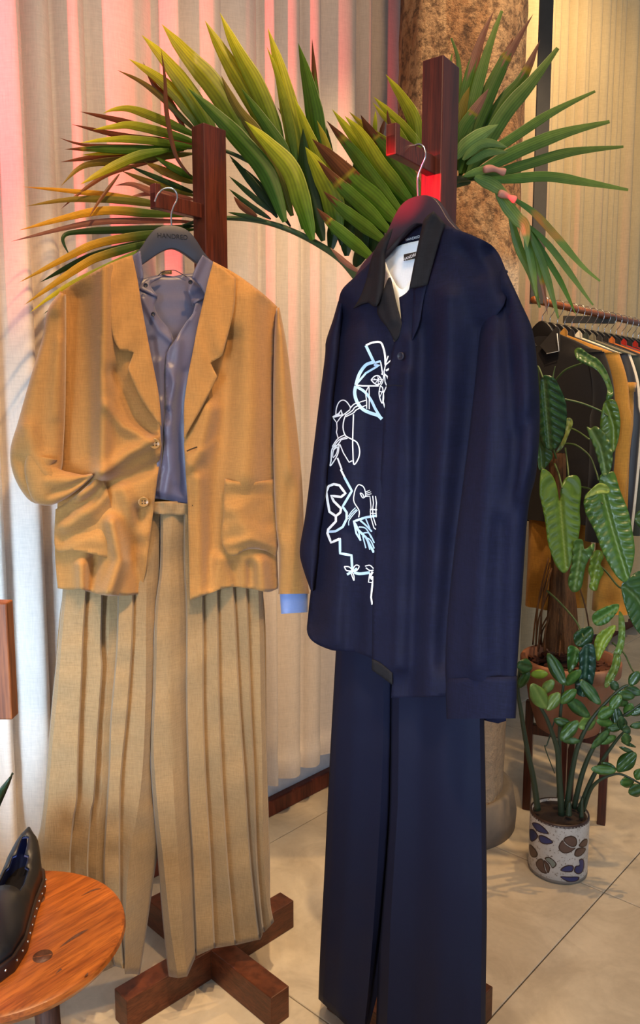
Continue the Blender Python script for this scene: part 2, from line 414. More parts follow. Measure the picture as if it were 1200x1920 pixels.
# ------------------------------------------------------------------ the room
AX = radians(47.5); DU = np.array([cos(AX), sin(AX)]); DV = np.array([-sin(AX), cos(AX)])
def uv(u, v, z): p = DU * u + DV * v; return (p[0], p[1], z)
def uvbox(u0, u1, v0, v1, z0, z1):
    V = [uv(u, v, z) for z in (z0, z1) for u, v in ((u0, v0), (u1, v0), (u1, v1), (u0, v1))]
    return np.array(V), [[3, 2, 1, 0], [4, 5, 6, 7], [0, 1, 5, 4], [1, 2, 6, 5], [2, 3, 7, 6], [3, 0, 4, 7]]
v, f = uvbox(-2.3, 7.9, -2.7, 1.85, -0.10, -0.012)
floor = struct(obj('floor', v, f, M['joint'], None, False))
slab_mesh = None
for i in range(-4, 8):
    for j in range(-4, 2):
        u0 = 1.15 + 0.87 * (i - 0) + 0.0015; v0 = 0.775 + 0.87 * j + 0.0015; u1 = u0 + 0.867; v1 = min(v0 + 0.867, 1.785)
        v, f = uvbox(u0, u1, v0, v1, -0.012, 0.0)
        bevel(obj('slab', v, f, M['floor'], floor, False), 0.0015, 1)
v, f = uvbox(-2.3, 7.9, 1.785, 1.85, 0.0, 3.6); struct(obj('wall_back', v, f, M['white'], None, False))
v, f = uvbox(-2.3, 7.9, 1.755, 1.785, 0.0, 0.055); struct(bevel(obj('baseboard_back', v, f, M['baseboard'], None, False), 0.004))

def curtain(name, valleys, vmid, amp, z0, z1, mat, label, seed, parent=None):
    r = np.random.RandomState(seed); us, vs = [], []
    ph = []
    for a, b in zip(valleys[:-1], valleys[1:]):
        n = 14; A = amp * (0.7 + 0.6 * r.rand()); sk = 0.75 + 0.6 * r.rand()
        for k in range(n):
            t = k / n; us.append(a + (b - a) * t); vs.append(vmid + amp * 0.5 - A * sin(pi * t ** sk) ** 0.8); ph.append(t)
    us.append(valleys[-1]); vs.append(vmid + amp * 0.5)
    us = np.array(us); vs = np.array(vs); rows = 46; V = []
    zz = np.r_[z0, z0 + 0.012, z0 + 0.06, z0 + 0.065, np.linspace(z0 + 0.1, z1, rows - 4)]
    base = np.linspace(0, 1, len(us)); kn = r.randn(6, 3)
    for z in zz:
        h = (z - z0) / (z1 - z0)
        sway = 0.010 * np.sin(us * 5 + z * 0.9 + kn[0, 0])
        am = 1 + 0.22 * np.sin(us * 6 + z * 1.1 + kn[2, 0]) * (1 - h)
        vv = vmid + (vs - vmid) * am + 0.5 * sway * (1 - h)
        crk = 0.0016 * np.sin(us * 50 + z * 21 + 3 * np.sin(z * 7 + us * 11)) * np.clip(1 - z / 1.5, 0, 1)
        hem = (0.0035 if abs(z - z0 - 0.06) < 0.004 else 0)
        du = 0.004 * np.sin(z * 1.3 + us * 7)
        zed = z + (0.02 * np.sin(us * 7 + kn[3, 0]) if z < z0 + 0.07 else 0)
        for q in range(len(us)): 
            p = DU * (us[q] + du[q]) + DV * (vv[q] + crk[q] - hem); V.append((p[0], p[1], zed if np.isscalar(zed) else zed[q]))
    n = len(us)
    Fc = [[i * n + k, (i + 1) * n + k, (i + 1) * n + k + 1, i * n + k + 1] for i in range(len(zz) - 1) for k in range(n - 1)]
    o = obj(name, V, Fc, mat, None, True); return tag(o, label, 'curtain')
def px_u(px, vmid):
    k = (px - 600) / FPX; y = vmid / (DV[1] + DV[0] * k); return DU[0] * k * y + DU[1] * y
VC = 1.70
fold_px = [-120, -40, 5, 75, 137, 200, 320, 358, 433, 497, 522, 570, 606, 670, 692, 752, 800, 870]
curtain('linen_curtain', [px_u(p, VC) for p in fold_px], VC, 0.06, 0.165, 3.4, M['curtain'], 'natural linen curtain in deep folds behind the palm fronds, left of the column', 3)
uu = px_u(905, VC) + np.cumsum(0.05 + 0.07 * rng.rand(80)); uu = uu[uu < 7.8]
curtain('sheer_curtain', list(uu), VC - 0.01, 0.07, 0.12, 3.4, M['sheer'], 'warm-lit cream sheer curtain behind the clothes rail, right of the column', 5)

cc = (0.418, 2.43)
col_t = thing('concrete_column', 'round weathered brown concrete column between the two curtains', 'column', (cc[0], cc[1], 0))
r_ = np.random.RandomState(2); V = []; n = 64; zs = np.linspace(0.0, 3.5, 70)
for z in zs:
    for k in range(n):
        a = 2 * pi * k / n
        rr = 0.183 + 0.004 * sin(5 * a + 3 * z) + 0.003 * sin(11 * a - 7 * z) + 0.002 * r_.randn()
        V.append((cc[0] + rr * cos(a), cc[1] + rr * sin(a), z))
Fc = [[i * n + k, i * n + (k + 1) % n, (i + 1) * n + (k + 1) % n, (i + 1) * n + k] for i in range(len(zs) - 1) for k in range(n)]
obj('shaft', V, Fc, M['column'], col_t)
v, f = lathe([(0.225, 0.0), (0.228, 0.05), (0.215, 0.125), (0.20, 0.13), (0.186, 0.118)], (cc[0], cc[1], 0.0), 56)
tag(obj('base_collar', v, f, M['ring'], col_t), 'grey plaster collar at the foot of the column')

# ------------------------------------------------------------------ the two wooden clothes stands
def clothes_stand(label, c, ang, arm_ang, peg_z, peg_len, top, w=(0.040, 0.062), lens=(0.25,) * 4, fc=None):
    """post of section w (front face, side face) whose front face looks along ang; a cross of four feet"""
    t = thing('clothes_stand', label, 'clothes stand', (c[0], c[1], 0), 'wooden clothes stands')
    d = np.array([cos(ang), sin(ang)]); sd = np.array([-sin(ang), cos(ang)])
    v, f = boxv((c[0], c[1], (top + 0.02) / 2), (w[1], w[0], top - 0.02), ang)
    bevel(obj('post', v, f, M['stand'], t, False), 0.002)
    pc = np.array(c) + d * (w[1] / 2)
    # peg: a short bar ending in an upturned lip
    e0 = pc - d * 0.01; e1 = pc + d * peg_len
    mid = (e0 + e1) / 2
    v1 = boxv((mid[0], mid[1], peg_z), (peg_len + 0.01, 0.018, 0.030), ang)
    tip = pc + d * (peg_len - 0.007)
    v2 = boxv((tip[0], tip[1], peg_z + 0.008), (0.014, 0.0185, 0.048), ang)
    v, f = merge([v1, v2]); bevel(obj('peg', v, f, M['stand'], t, False), 0.0015)
    pc0 = c; c = fc or c
    for k in range(4):
        a = arm_ang + k * pi / 2; L = lens[k]; h = 0.075
        m = np.array(c) + np.array([cos(a), sin(a)]) * (0.026 + (L - 0.026) / 2)
        v, f = boxv((m[0], m[1], h / 2), (L - 0.026, 0.052, h), a); bevel(obj('foot', v, f, M['foot'], t, False), 0.002)
    v, f = boxv((c[0], c[1], 0.0375), (0.052, 0.052, 0.075), arm_ang); bevel(obj('foot_joint', v, f, M['foot'], t, False), 0.001)
    return t
LC = (-0.236, 1.728); RC = (0.210, 1.425)
clothes_stand('dark red wooden clothes stand behind the tan jacket outfit', LC, radians(228), radians(45), 1.750, 0.118, 1.925, lens=(0.24, 0.25, 0.25, 0.24), fc=(-0.256, 1.712))
clothes_stand('dark red wooden clothes stand holding the navy shirt outfit', RC, radians(234), radians(45), 1.748, 0.135, 1.925, lens=(0.215, 0.25, 0.24, 0.24))

# planes the two outfits hang in
LP = mkplane((-0.285, 1.575), (1, 0.35)); RP = mkplane((0.163, 1.33), (1, -0.95))
def hanger(label, P, top_px, hook_px, mat, text, tx, size=1.0, width=0.165):
    top = onplane(*top_px, P); c, n = P; t3 = np.array([-n[1], n[0], 0]); n3 = np.array([n[0], n[1], 0]); z3 = np.array([0, 0, 1.0])
    if t3[0] < 0: t3 = -t3
    th = thing('clothes_hanger', label, 'hanger', (top[0], top[1], top[2] - 0.15), 'outfit hangers')
    half = [(0, 0), (0.018, -0.002), (0.034, -0.010), (0.048, -0.026), (0.062, -0.047), (0.085, -0.070), (0.12, -0.096), (width - 0.02, -0.126), (width, -0.138), (width - 0.005, -0.146)]
    under = [(width - 0.03, -0.140), (0.12, -0.118), (0.085, -0.096), (0.06, -0.078), (0.03, -0.056), (0.012, -0.046)]
    r1 = catmull([np.array(p) * size for p in half], 4); r2 = catmull([np.array(p) * size for p in under + [(0, -0.043)]], 4)
    prof = np.vstack([r1, r2]); mir = prof[::-1].copy(); mir[:, 0] *= -1; poly = np.vstack([prof, mir[1:-1]])
    B = [Vector(p) for p in poly]; nB = len(B)
    vv, ee, ff, *_ = delaunay_2d_cdt(B, [(i, (i + 1) % nB) for i in range(nB)], [], 1, 1e-6)
    V = [top + t3 * p.x + z3 * p.y + n3 * 0.007 for p in vv]
    Fc = [list(q) for q in ff]; a, b, d = V[Fc[0][0]], V[Fc[0][1]], V[Fc[0][2]]
    if np.cross(b - a, d - a) @ n3 < 0: Fc = [q[::-1] for q in Fc]
    bevel(solid(obj('body', V, Fc, mat, th), 0.014), 0.003)
    hp = [onplane(*q, P) for q in hook_px]
    v, f = tube(catmull(hp, 6), 0.0018, 8); obj('hook', v, f, M['chrome'], th)
    if text:
        cu = bpy.data.curves.new('t', 'FONT'); cu.body = text; cu.size = tx; cu.align_x = 'CENTER'; cu.extrude = 0.0002
        to = bpy.data.objects.new('t', cu); COL.objects.link(to); bpy.context.view_layer.update()
        me = to.to_mesh(); V = np.array([list(q.co) for q in me.vertices]); Fc = [list(p.vertices) for p in me.polygons]; to.to_mesh_clear()
        bpy.data.objects.remove(to); bpy.data.curves.remove(cu)
        W = top - z3 * 0.025 * size + V[:, :1] * t3 + V[:, 1:2] * z3 + n3 * 0.0076
        obj('lettering', W, Fc, M['deboss'], th, False)
    return th
def text_on(name, text, size, P, px, py, off, mat, parent, roll=0.0, sx=1.0):
    c, n = P; t3 = np.array([-n[1], n[0], 0]); t3 = t3 if t3[0] > 0 else -t3; z3 = np.array([0, 0, 1.0])
    cu = bpy.data.curves.new('t', 'FONT'); cu.body = text; cu.size = size; cu.align_x = 'CENTER'
    to = bpy.data.objects.new('t', cu); COL.objects.link(to); bpy.context.view_layer.update()
    me = to.to_mesh(); V = np.array([list(q.co) for q in me.vertices]); Fc = [list(p.vertices) for p in me.polygons]; to.to_mesh_clear()
    bpy.data.objects.remove(to); bpy.data.curves.remove(cu)
    o0 = onplane(px, py, P, off); X = V[:, 0] * sx * cos(roll) - V[:, 1] * sin(roll); Z = V[:, 0] * sx * sin(roll) + V[:, 1] * cos(roll)
    return obj(name, o0 + X[:, None] * t3 + Z[:, None] * z3, Fc, mat, parent, False)
hanger('dark navy hanger carrying the tan jacket', LP, (322, 424), [(322, 426), (321, 404), (325, 388), (332, 373), (330, 360), (321, 353), (307, 354), (296, 364), (290, 378)], M['hanger'], 'HANDRED', 0.0125)
hanger('plum black hanger carrying the navy shirt', RP, (786, 369), [(784, 372), (783, 335), (790, 313), (797, 295), (796, 280), (788, 271), (776, 274), (766, 286), (762, 302)], M['hanger2'], None, 0)

# ------------------------------------------------------------------ tan jacket
CONV = 1 / 1150.0
def wr(seed, amp, n, lam0, lam1):
    r = np.random.RandomState(seed)
    return [('w', amp * (0.6 + 0.8 * r.rand()), lam0 + (lam1 - lam0) * r.rand(), r.rand() * pi, r.rand() * 6) for _ in range(n)]
jk = thing('jacket', 'tan linen blazer with patch pockets over the grey blue shirt', 'jacket', onplane(322, 1110, LP))
side_l = [(118, 545), (122, 640), (122, 740), (118, 860), (107, 935), (103, 1030), (108, 1103)]
side_r = [(520, 575), (514, 640), (512, 760), (514, 880), (517, 980), (522, 1105)]
jl = [(248, 478), (248, 478), (200, 497), (150, 525), (118, 545), (118, 545), (122, 640), (122, 740), (118, 860), (110, 905), (107, 960), (103, 1030), (108, 1103), (108, 1103), (130, 1106), (152, 1104), (160, 1108), (200, 1117), (235, 1117), (262, 1114), (262, 1114), (271, 1080), (282, 1000), (291, 930), (299, 865), (303, 835), (303, 835), (296, 770), (280, 690), (268, 610), (260, 545)]
fl_l = [('c', 0.040), ('r', side_l, 40, -0.034), ('r', [(196, 500), (194, 640), (192, 780), (190, 885)], 17, 0.0340), ('s', [(190, 510), (188, 650), (186, 800), (188, 880)], 30, -0.006, 1),
        ('r', [(150, 560), (160, 700), (165, 850)], 22, -0.0170), ('r', [(192, 888), (240, 850), (296, 822)], 12, 0.0204), ('r', [(196, 905), (245, 895), (300, 868)], 12, -0.0170),
        ('r', [(215, 700), (255, 780), (298, 822)], 16, -0.0170), ('r', [(200, 760), (230, 800), (285, 826)], 10, 0.0136),
        ('r', [(210, 980), (225, 1050), (205, 1110)], 14, 0.0374), ('r', [(182, 1020), (170, 1110)], 12, -0.0272), ('r', [(152, 1060), (155, 1104)], 10, 0.0204), ('r', [(262, 960), (250, 1040), (262, 1112)], 16, -0.0272),
        ('r', [(232, 920), (262, 1000)], 14, 0.0136), ('r', [(300, 835), (284, 1000), (262, 1114)], 10, -0.0068)] + wr(1, 0.0007, 3, 120, 220)
panel('front_panel', jl, LP, fl_l, M['jacket'], jk, 5.5)
jr = [(400, 490), (400, 490), (445, 515), (490, 548), (520, 575), (520, 575), (514, 640), (512, 760), (514, 880), (517, 980), (520, 1050), (522, 1103), (522, 1103), (505, 1110), (488, 1108), (470, 1104), (430, 1101), (395, 1112), (356, 1126), (356, 1126), (354, 1040), (352, 950), (347, 870), (345, 832), (345, 832), (352, 760), (366, 640), (384, 555)]
fl_r = [('c', 0.040), ('r', side_r, 34, -0.032), ('r', [(425, 640), (418, 800), (400, 960), (395, 1100)], 26, -0.0256), ('r', [(395, 770), (375, 850), (360, 870)], 16, 0.0192), ('r', [(470, 560), (475, 760), (465, 890)], 30, 0.0192),
        ('r', [(372, 900), (375, 1000), (378, 1110)], 14, 0.0192), ('r', [(440, 1060), (445, 1100)], 12, -0.0160), ('r', [(490, 1055), (495, 1106)], 12, 0.0224), ('r', [(470, 1060), (470, 1100)], 9, -0.0192), ('r', [(410, 1050), (402, 1110)], 14, 0.0192),
        ('s', [(345, 850), (380, 842), (410, 820)], 14, 0.006, 1)] + wr(2, 0.0007, 3, 120, 220)
panel('front_panel', jr, LP, fl_r, M['jacket'], jk, 5.5)
jb = [(262, 520), (262, 520), (200, 500), (118, 550), (112, 560), (118, 860), (104, 1030), (110, 1098), (110, 1098), (200, 1100), (330, 1103), (430, 1096), (520, 1100), (520, 1100), (514, 880), (514, 640), (518, 580), (445, 520), (385, 525), (385, 525), (322, 560)]
panel('back_panel', jb, LP, [('c', -0.022), ('r', side_l, 30, 0.016), ('r', side_r, 30, 0.016)], M['jacket'], jk, 16)
# lapels
ll = [(248, 478), (248, 478), (222, 487), (200, 497), (200, 497), (204, 560), (212, 630), (224, 656), (224, 656), (251, 661), (251, 661), (240, 692), (240, 692), (260, 740), (282, 774), (303, 800), (303, 800), (297, 735), (280, 650), (266, 575), (258, 525)]
tag(panel('lapel', ll, LP, [('c', 0.052), ('r', [(200, 500), (212, 630), (240, 692), (300, 796)], 9, 0.0035), ('r', [(206, 520), (228, 640)], 14, 0.004), ('r', [(248, 478), (266, 575), (297, 735), (303, 800)], 9, -0.003)] + wr(3, 0.0008, 3, 30, 60), M['jacket'], jk, 5), 'notched lapel')
lr = [(400, 491), (400, 491), (425, 508), (442, 522), (442, 522), (440, 570), (432, 610), (417, 667), (417, 667), (395, 680), (395, 680), (407, 706), (407, 706), (380, 762), (362, 792), (345, 822), (345, 822), (347, 745), (365, 640), (385, 548)]
tag(panel('lapel', lr, LP, [('c', 0.052), ('r', [(442, 524), (432, 610), (417, 667), (407, 706), (345, 820)], 9, 0.0035), ('r', [(430, 540), (412, 650)], 14, 0.004), ('r', [(400, 491), (365, 640), (345, 822)], 9, -0.003)] + wr(4, 0.0008, 3, 30, 60), M['jacket'], jk, 5), 'notched lapel')
# sleeves: hanging tubes of cloth
def sleeve(name, left, right, P, off0, depth, mat, parent, rows=60, n=26, folds=None, back=0.45, offs=None):
    """tube whose left and right silhouettes are given (px); elliptical section of given depth (m)"""
    A = catmull(left, 12); B = catmull(right, 12)
    def rs(r):
        d = np.r_[0, np.cumsum(np.linalg.norm(np.diff(r, axis=0), axis=1))]; s = np.linspace(0, d[-1], rows)
        return np.stack([np.interp(s, d, r[:, 0]), np.interp(s, d, r[:, 1])], -1)
    A, B = rs(A), rs(B); V = []; o_ = np.linspace(0, 1, rows)
    for i in range(rows):
        o0 = off0 if offs is None else np.interp(o_[i], np.linspace(0, 1, len(offs)), offs)
        dp = depth if np.isscalar(depth) else np.interp(o_[i], np.linspace(0, 1, len(depth)), depth)
        for k in range(n):
            a = 2 * pi * k / n; t = 0.5 - 0.5 * cos(a); p = A[i] * (1 - t) + B[i] * t
            z = sin(a); o = o0 + dp * (np.sign(z) * abs(z) ** 0.8) * (1 if z > 0 else back)
            fo = folds_eval(p[None], folds)[0] * max(0, z) ** 0.5 if folds else 0
            V.append(onplane(p[0], p[1], P, o + fo))
    Fc = [[i * n + k, (i + 1) * n + k, (i + 1) * n + (k + 1) % n, i * n + (k + 1) % n] for i in range(rows - 1) for k in range(n)]
    Fc.append(list(range(n)))
    o = obj(name, V, Fc, mat, parent, True); return o
sleeve('sleeve', [(112, 548), (90, 580), (78, 640), (56, 712), (34, 790), (19, 845), (27, 895), (55, 938), (88, 948)],
       [(124, 552), (124, 640), (123, 740), (121, 800), (119, 840), (118, 860), (116, 876), (113, 888), (108, 900)], LP, 0.018, 0.040, M['jacket'], jk,
       folds=[('r', [(100, 600), (85, 720), (80, 840)], 14, -0.010), ('r', [(112, 640), (105, 780)], 9, 0.008), ('r', [(50, 800), (80, 880), (110, 900)], 12, 0.014), ('r', [(35, 860), (75, 915)], 10, -0.012)] + wr(5, 0.0008, 2, 70, 140))
sleeve('sleeve_end', [(50, 850), (46, 885), (60, 935), (88, 948), (118, 938), (150, 916), (176, 892)],
       [(108, 862), (99, 872), (106, 876), (118, 882), (135, 886), (155, 890), (172, 888)], LP, 0.046, 0.022, M['jacket'], jk, rows=40,
       folds=[('r', [(95, 925), (130, 915), (165, 895)], 6, -0.010), ('r', [(90, 900), (130, 898), (168, 890)], 7, 0.008)])
sleeve('sleeve', [(518, 578), (514, 640), (512, 760), (513, 880), (517, 980), (523, 1040), (521, 1114)],
       [(524, 576), (538, 650), (549, 740), (561, 840), (568, 930), (571, 1040), (580, 1113)], LP, 0.020, 0.036, M['jacket'], jk,
       folds=[('r', [(528, 620), (532, 760), (545, 900)], 8, 0.008), ('r', [(523, 1081), (571, 1083)], 2.5, -0.003), ('r', [(545, 900), (535, 1000)], 10, -0.008)] + wr(6, 0.0008, 2, 70, 140))
# pockets
pk = panel('pocket', [(104, 955), (104, 955), (135, 935), (172, 903), (193, 886), (193, 886), (203, 925), (213, 975), (212, 1020), (206, 1048), (206, 1048), (170, 1038), (135, 1032), (104, 1030)], LP,
           [('c', 0.045), ('r', side_l, 30, -0.026), ('r', [(193, 888), (207, 940), (213, 985), (208, 1046)], 9, -0.005), ('r', [(150, 930), (180, 905)], 10, 0.016), ('r', [(120, 985), (165, 960), (200, 930)], 12, 0.012), ('r', [(120, 1010), (160, 995), (205, 975)], 10, -0.009), ('r', [(130, 960), (185, 925)], 8, -0.008)] + wr(8, 0.001, 3, 30, 60), M['jacket'], jk, 5)
tag(pk, 'bunched patch pocket with the sleeve end tucked into it')
pk = panel('pocket', [(421, 897), (421, 897), (445, 903), (475, 904), (514, 898), (514, 898), (516, 945), (522, 1010), (518, 1044), (518, 1044), (495, 1032), (465, 1030), (440, 1042), (424, 1038), (424, 1038), (415, 1010), (419, 960)], LP,
           [('c', 0.046), ('r', side_r, 34, -0.030), ('r', [(425, 640), (418, 800), (400, 960), (395, 1100)], 26, -0.010), ('r', [(425, 905), (510, 906)], 10, 0.006), ('r', [(440, 960), (465, 1000), (500, 1005)], 20, 0.012), ('r', [(430, 1020), (470, 1012), (515, 1025)], 8, 0.008), ('r', [(421, 925), (512, 928)], 2.5, -0.002)] + wr(9, 0.001, 3, 30, 60), M['jacket'], jk, 5)
tag(pk, 'flat patch pocket')
def button(parent, px, py, P, off, r, m1, m2, name='button'):
    c, n = P; o0 = onplane(px, py, P, off); n3 = np.array([n[0], n[1], 0.0]); t3 = np.array([-n[1], n[0], 0]); z3 = np.array([0, 0, 1.0])
    prof = [(0.0, 0.0016), (0.55, 0.0016), (0.72, 0.0028), (0.9, 0.0030), (1.0, 0.0018), (1.0, 0.0)]; nn = 24; V = []
    for q, h in prof:
        for k in range(nn): a = 2 * pi * k / nn; V.append(o0 + r * q * (cos(a) * t3 + sin(a) * z3) + n3 * h)
    Fc = [[i * nn + k, i * nn + (k + 1) % nn, (i + 1) * nn + (k + 1) % nn, (i + 1) * nn + k] for i in range(len(prof) - 1) for k in range(nn)]
    b = obj(name, V, Fc, m1, parent)
    for dx, dz in ((-0.25, 0.2), (0.25, 0.2), (-0.25, -0.25), (0.25, -0.25)):
        p = o0 + r * (dx * t3 + dz * z3) + n3 * 0.0018; v, f = tube([p, p + n3 * 0.0004], r * 0.13, 8); obj('thread_hole', v, f, m2, b)
    return b
button(jk, 290, 832, LP, 0.053, 0.0108, M['horn'], M['thread']); button(jk, 269, 941, LP, 0.040, 0.0108, M['horn'], M['thread'])
def slit(parent, pts, P, offs, w=2.6):
    V, Fc = ribbon_px([(pts, w, True)], lambda a, b, l: onplane(a, b, P, offs)); obj('buttonhole', V, Fc, M['thread'], parent)
slit(jk, [(350, 846), (359, 842), (370, 838)], LP, 0.0545); slit(jk, [(360, 948), (368, 946), (377, 943)], LP, 0.0455)

# ------------------------------------------------------------------ slate shirt under the jacket
sh = thing('dress_shirt', 'grey blue silky shirt worn under the tan jacket, tucked in', 'shirt', onplane(320, 940, LP))
panel('back_panel', [(268, 522), (268, 522), (300, 515), (322, 518), (345, 514), (372, 512), (372, 512), (400, 540), (410, 700), (390, 900), (260, 900), (236, 700), (250, 540)], LP, [('c', -0.012), ('r', [(262, 619), (390, 619)], 1.5, -0.002)] + wr(11, 0.0008, 2, 30, 70), M['shirt'], sh, 8)
sl = [(255, 502), (255, 502), (262, 540), (276, 548), (296, 556), (290, 572), (297, 592), (318, 618), (325, 636), (325, 636), (316, 655), (311, 672), (309, 770), (305, 850), (301, 880), (289, 934), (289, 934), (270, 925), (258, 850), (240, 700), (238, 560)]
panel('front_panel', sl, LP, [('c', 0.014), ('r', [(296, 680), (304, 780), (295, 900)], 9, 0.007), ('r', [(285, 640), (300, 740)], 9, -0.006), ('r', [(268, 560), (300, 620), (322, 640)], 6, 0.006)] + wr(12, 0.0008, 2, 50, 90), M['shirt'], sh, 4.5)
sr = [(396, 500), (396, 500), (386, 556), (368, 566), (368, 566), (362, 588), (350, 604), (332, 632), (317, 655), (311, 672), (309, 772), (306, 850), (298, 895), (288, 934), (288, 934), (320, 939), (352, 948), (352, 948), (368, 930), (390, 800), (405, 650)]
panel('front_panel', sr, LP, [('c', 0.018), ('r', [(335, 640), (322, 760), (330, 900)], 8, 0.006), ('r', [(345, 700), (335, 800), (345, 920)], 9, -0.006), ('r', [(318, 690), (326, 720), (318, 760)], 7, 0.008), ('r', [(312, 800), (318, 880), (310, 930)], 8, 0.009), ('r', [(290, 930), (350, 944)], 6, -0.008), ('r', [(368, 568), (350, 604), (317, 655), (311, 700)], 4, 0.003), ('s', [(316, 740), (324, 780), (322, 830)], 10, 0.006, 1)] + wr(13, 0.0008, 2, 50, 90), M['shirt'], sh, 4.5)
cl = panel('collar', [(246, 480), (246, 480), (263, 470), (263, 470), (267, 500), (269, 521), (260, 541), (260, 541), (252, 512)], LP, [('c', 0.036), ('r', [(262, 472), (268, 520)], 6, 0.006)], M['shirt'], sh, 4)
cl = panel('collar', [(380, 478), (380, 478), (400, 491), (400, 491), (396, 520), (387, 557), (387, 557), (374, 535), (359, 521), (359, 521), (368, 498)], LP, [('c', 0.036), ('r', [(380, 480), (362, 520)], 7, 0.006)], M['shirt'], sh, 4)
panel('collar_stand', [(262, 540), (262, 540), (275, 524), (296, 518), (306, 516), (300, 522), (282, 534), (296, 556), (276, 549)], LP, [('c', 0.004), ('r', [(262, 540), (296, 556)], 8, 0.014)], M['shirt'], sh, 5)
panel('collar_stand', [(350, 518), (350, 518), (362, 522), (374, 536), (386, 556), (368, 566), (362, 575), (352, 545), (354, 530)], LP, [('c', 0.010), ('r', [(386, 556), (368, 566)], 8, 0.012)], M['shirt'], sh, 5)
for bx, by, bo in ((273, 535, 0.030), (287, 589, 0.024), (357, 529, 0.032)): button(sh, bx, by, LP, bo, 0.0042, M['navybutton'], M['deboss'])
panel('neck_label', [(303, 508), (303, 508), (322, 506), (322, 506), (322, 514), (322, 514), (303, 515), (303, 515)], LP, [('c', -0.008)], M['horn'], sh, 6)
lab = text_on('label_lettering', 'HANDRED', 0.0052, LP, 312, 512.5, -0.0075, M['label'], sh)
v, f = tube(catmull([onplane(x, y, LP, -0.006) for x, y in ((296, 517), (306, 509), (318, 507), (328, 507), (338, 512), (350, 519))], 6), 0.0009, 6); obj('hanging_loop', v, f, M['navybutton'], sh)
ck = sleeve('cuff', [(524, 1095), (525, 1120), (527, 1151)], [(576, 1092), (577, 1115), (577, 1148)], LP, 0.020, 0.026, M['cuff'], sh, rows=8)
tag(ck, 'pale blue shirt cuff below the jacket sleeve')

# ------------------------------------------------------------------ olive pleated trousers
tr = thing('trousers', 'olive linen wide leg trousers with long pleats below the tan jacket', 'trousers', onplane(330, 1830, LP))
def pl(x, hi, lo, e=1.5):
    hi = tuple(q * 1.4 for q in hi); lo = tuple(q * 1.3 - 0.001 for q in lo); return [([(a - e, b) for a, b in x], hi[0], hi[1]), ([(a + e, b) for a, b in x], lo[0], lo[1])]
def strip(x, lo, hi, e=1.5):
    hi = tuple(q * 1.3 for q in hi); lo = tuple(q * 1.2 - 0.001 for q in lo); return [([(a - e, b) for a, b in x], lo[0], lo[1]), ([(a + e, b) for a, b in x], hi[0], hi[1])]
W0 = [('r', [(290, 940), (352, 942)], 8, 0.0)]
left_cols = [([(118, 1095), (110, 1200), (100, 1290), (92, 1380), (85, 1470), (76, 1550), (64, 1600), (72, 1700), (90, 1815)], -0.012, -0.014)]
left_cols += [([(126, 1095), (116, 1200), (108, 1300), (98, 1400), (90, 1500), (84, 1560), (82, 1640), (94, 1730), (112, 1818)], 0.004, 0.006)]
left_cols += pl([(162, 1095), (155, 1204), (153, 1267), (147, 1392), (144, 1496), (137, 1540), (131, 1627), (140, 1740), (152, 1822)], (0.012, 0.018), (-0.002, -0.004))
left_cols += pl([(192, 1095), (189, 1214), (191, 1256), (183, 1371), (176, 1496), (170, 1527), (164, 1635), (172, 1740), (180, 1826)], (0.010, 0.016), (-0.006, -0.008))
left_cols += [([(206, 1095), (203, 1214), (202, 1256), (195, 1371), (190, 1496), (184, 1540), (180, 1640), (188, 1740), (198, 1820)], -0.002, 0.000)]
left_cols += strip([(222, 1095), (219, 1216), (208, 1350), (205, 1440), (199, 1540), (195, 1640), (204, 1750), (216, 1812)], (-0.004, -0.006), (0.012, 0.014))
left_cols += pl([(250, 1095), (247, 1216), (237, 1350), (228, 1440), (225, 1500), (224, 1610), (226, 1740), (232, 1816)], (0.012, 0.020), (0.002, 0.004))
left_cols += [([(276, 1000), (274, 1150), (273, 1300), (268, 1430), (259, 1515), (244, 1600), (236, 1700), (234, 1827)], 0.018, 0.030)]
left_cols += [([(290, 960), (287, 1150), (284, 1300), (280, 1430), (278, 1520), (268, 1620), (258, 1730), (246, 1826)], 0.010, 0.010)]
left_cols += [([(302, 940), (296, 1150), (290, 1300), (284, 1420), (298, 1560), (288, 1650), (274, 1750), (262, 1828)], -0.004, -0.016)]
loft('leg', left_cols, LP, 60, M['trouser'], tr, extra=wr(21, 0.0013, 5, 45, 130))
right_cols = [([(300, 940), (300, 1060), (290, 1150), (286, 1300), (282, 1420), (288, 1520), (295, 1600), (301, 1680), (308, 1760), (316, 1831)], 0.004, 0.004)]
right_cols += [([(306, 940), (305, 1060), (296, 1150), (292, 1300), (288, 1400), (296, 1520), (305, 1600), (313, 1680), (322, 1760), (334, 1834)], 0.016, 0.034)]
right_cols += [([(322, 940), (318, 1060), (318, 1150), (318, 1300), (322, 1400), (328, 1520), (334, 1600), (340, 1700), (346, 1780), (351, 1831)], 0.018, 0.036)]
right_cols += [([(334, 940), (334, 1060), (337, 1150), (338, 1300), (342, 1400), (348, 1520), (354, 1600), (359, 1700), (363, 1760), (366, 1797)], 0.012, 0.014)]
right_cols += strip([(346, 945), (346, 1060), (350, 1150), (350, 1300), (352, 1400), (356, 1520), (361, 1600), (365, 1700), (367, 1750), (368, 1792)], (0.002, -0.004), (0.014, 0.010))
for xs, hem in (((380, 381, 381, 385, 394, 402), 1778), ((408, 409, 411, 416, 425, 441), 1772), ((438, 443, 449, 458, 468, 486), 1762), ((462, 466, 470, 476, 481, 494), 1748)):
    xx = [(xs[0], 1095), (xs[1], 1200), (xs[2], 1320), (xs[3], 1450), (xs[4], 1600), ((xs[4] + xs[5]) / 2, 1690), (xs[5], hem)]
    right_cols += pl(xx, (0.012, 0.016), (0.0, -0.004), 1.5)
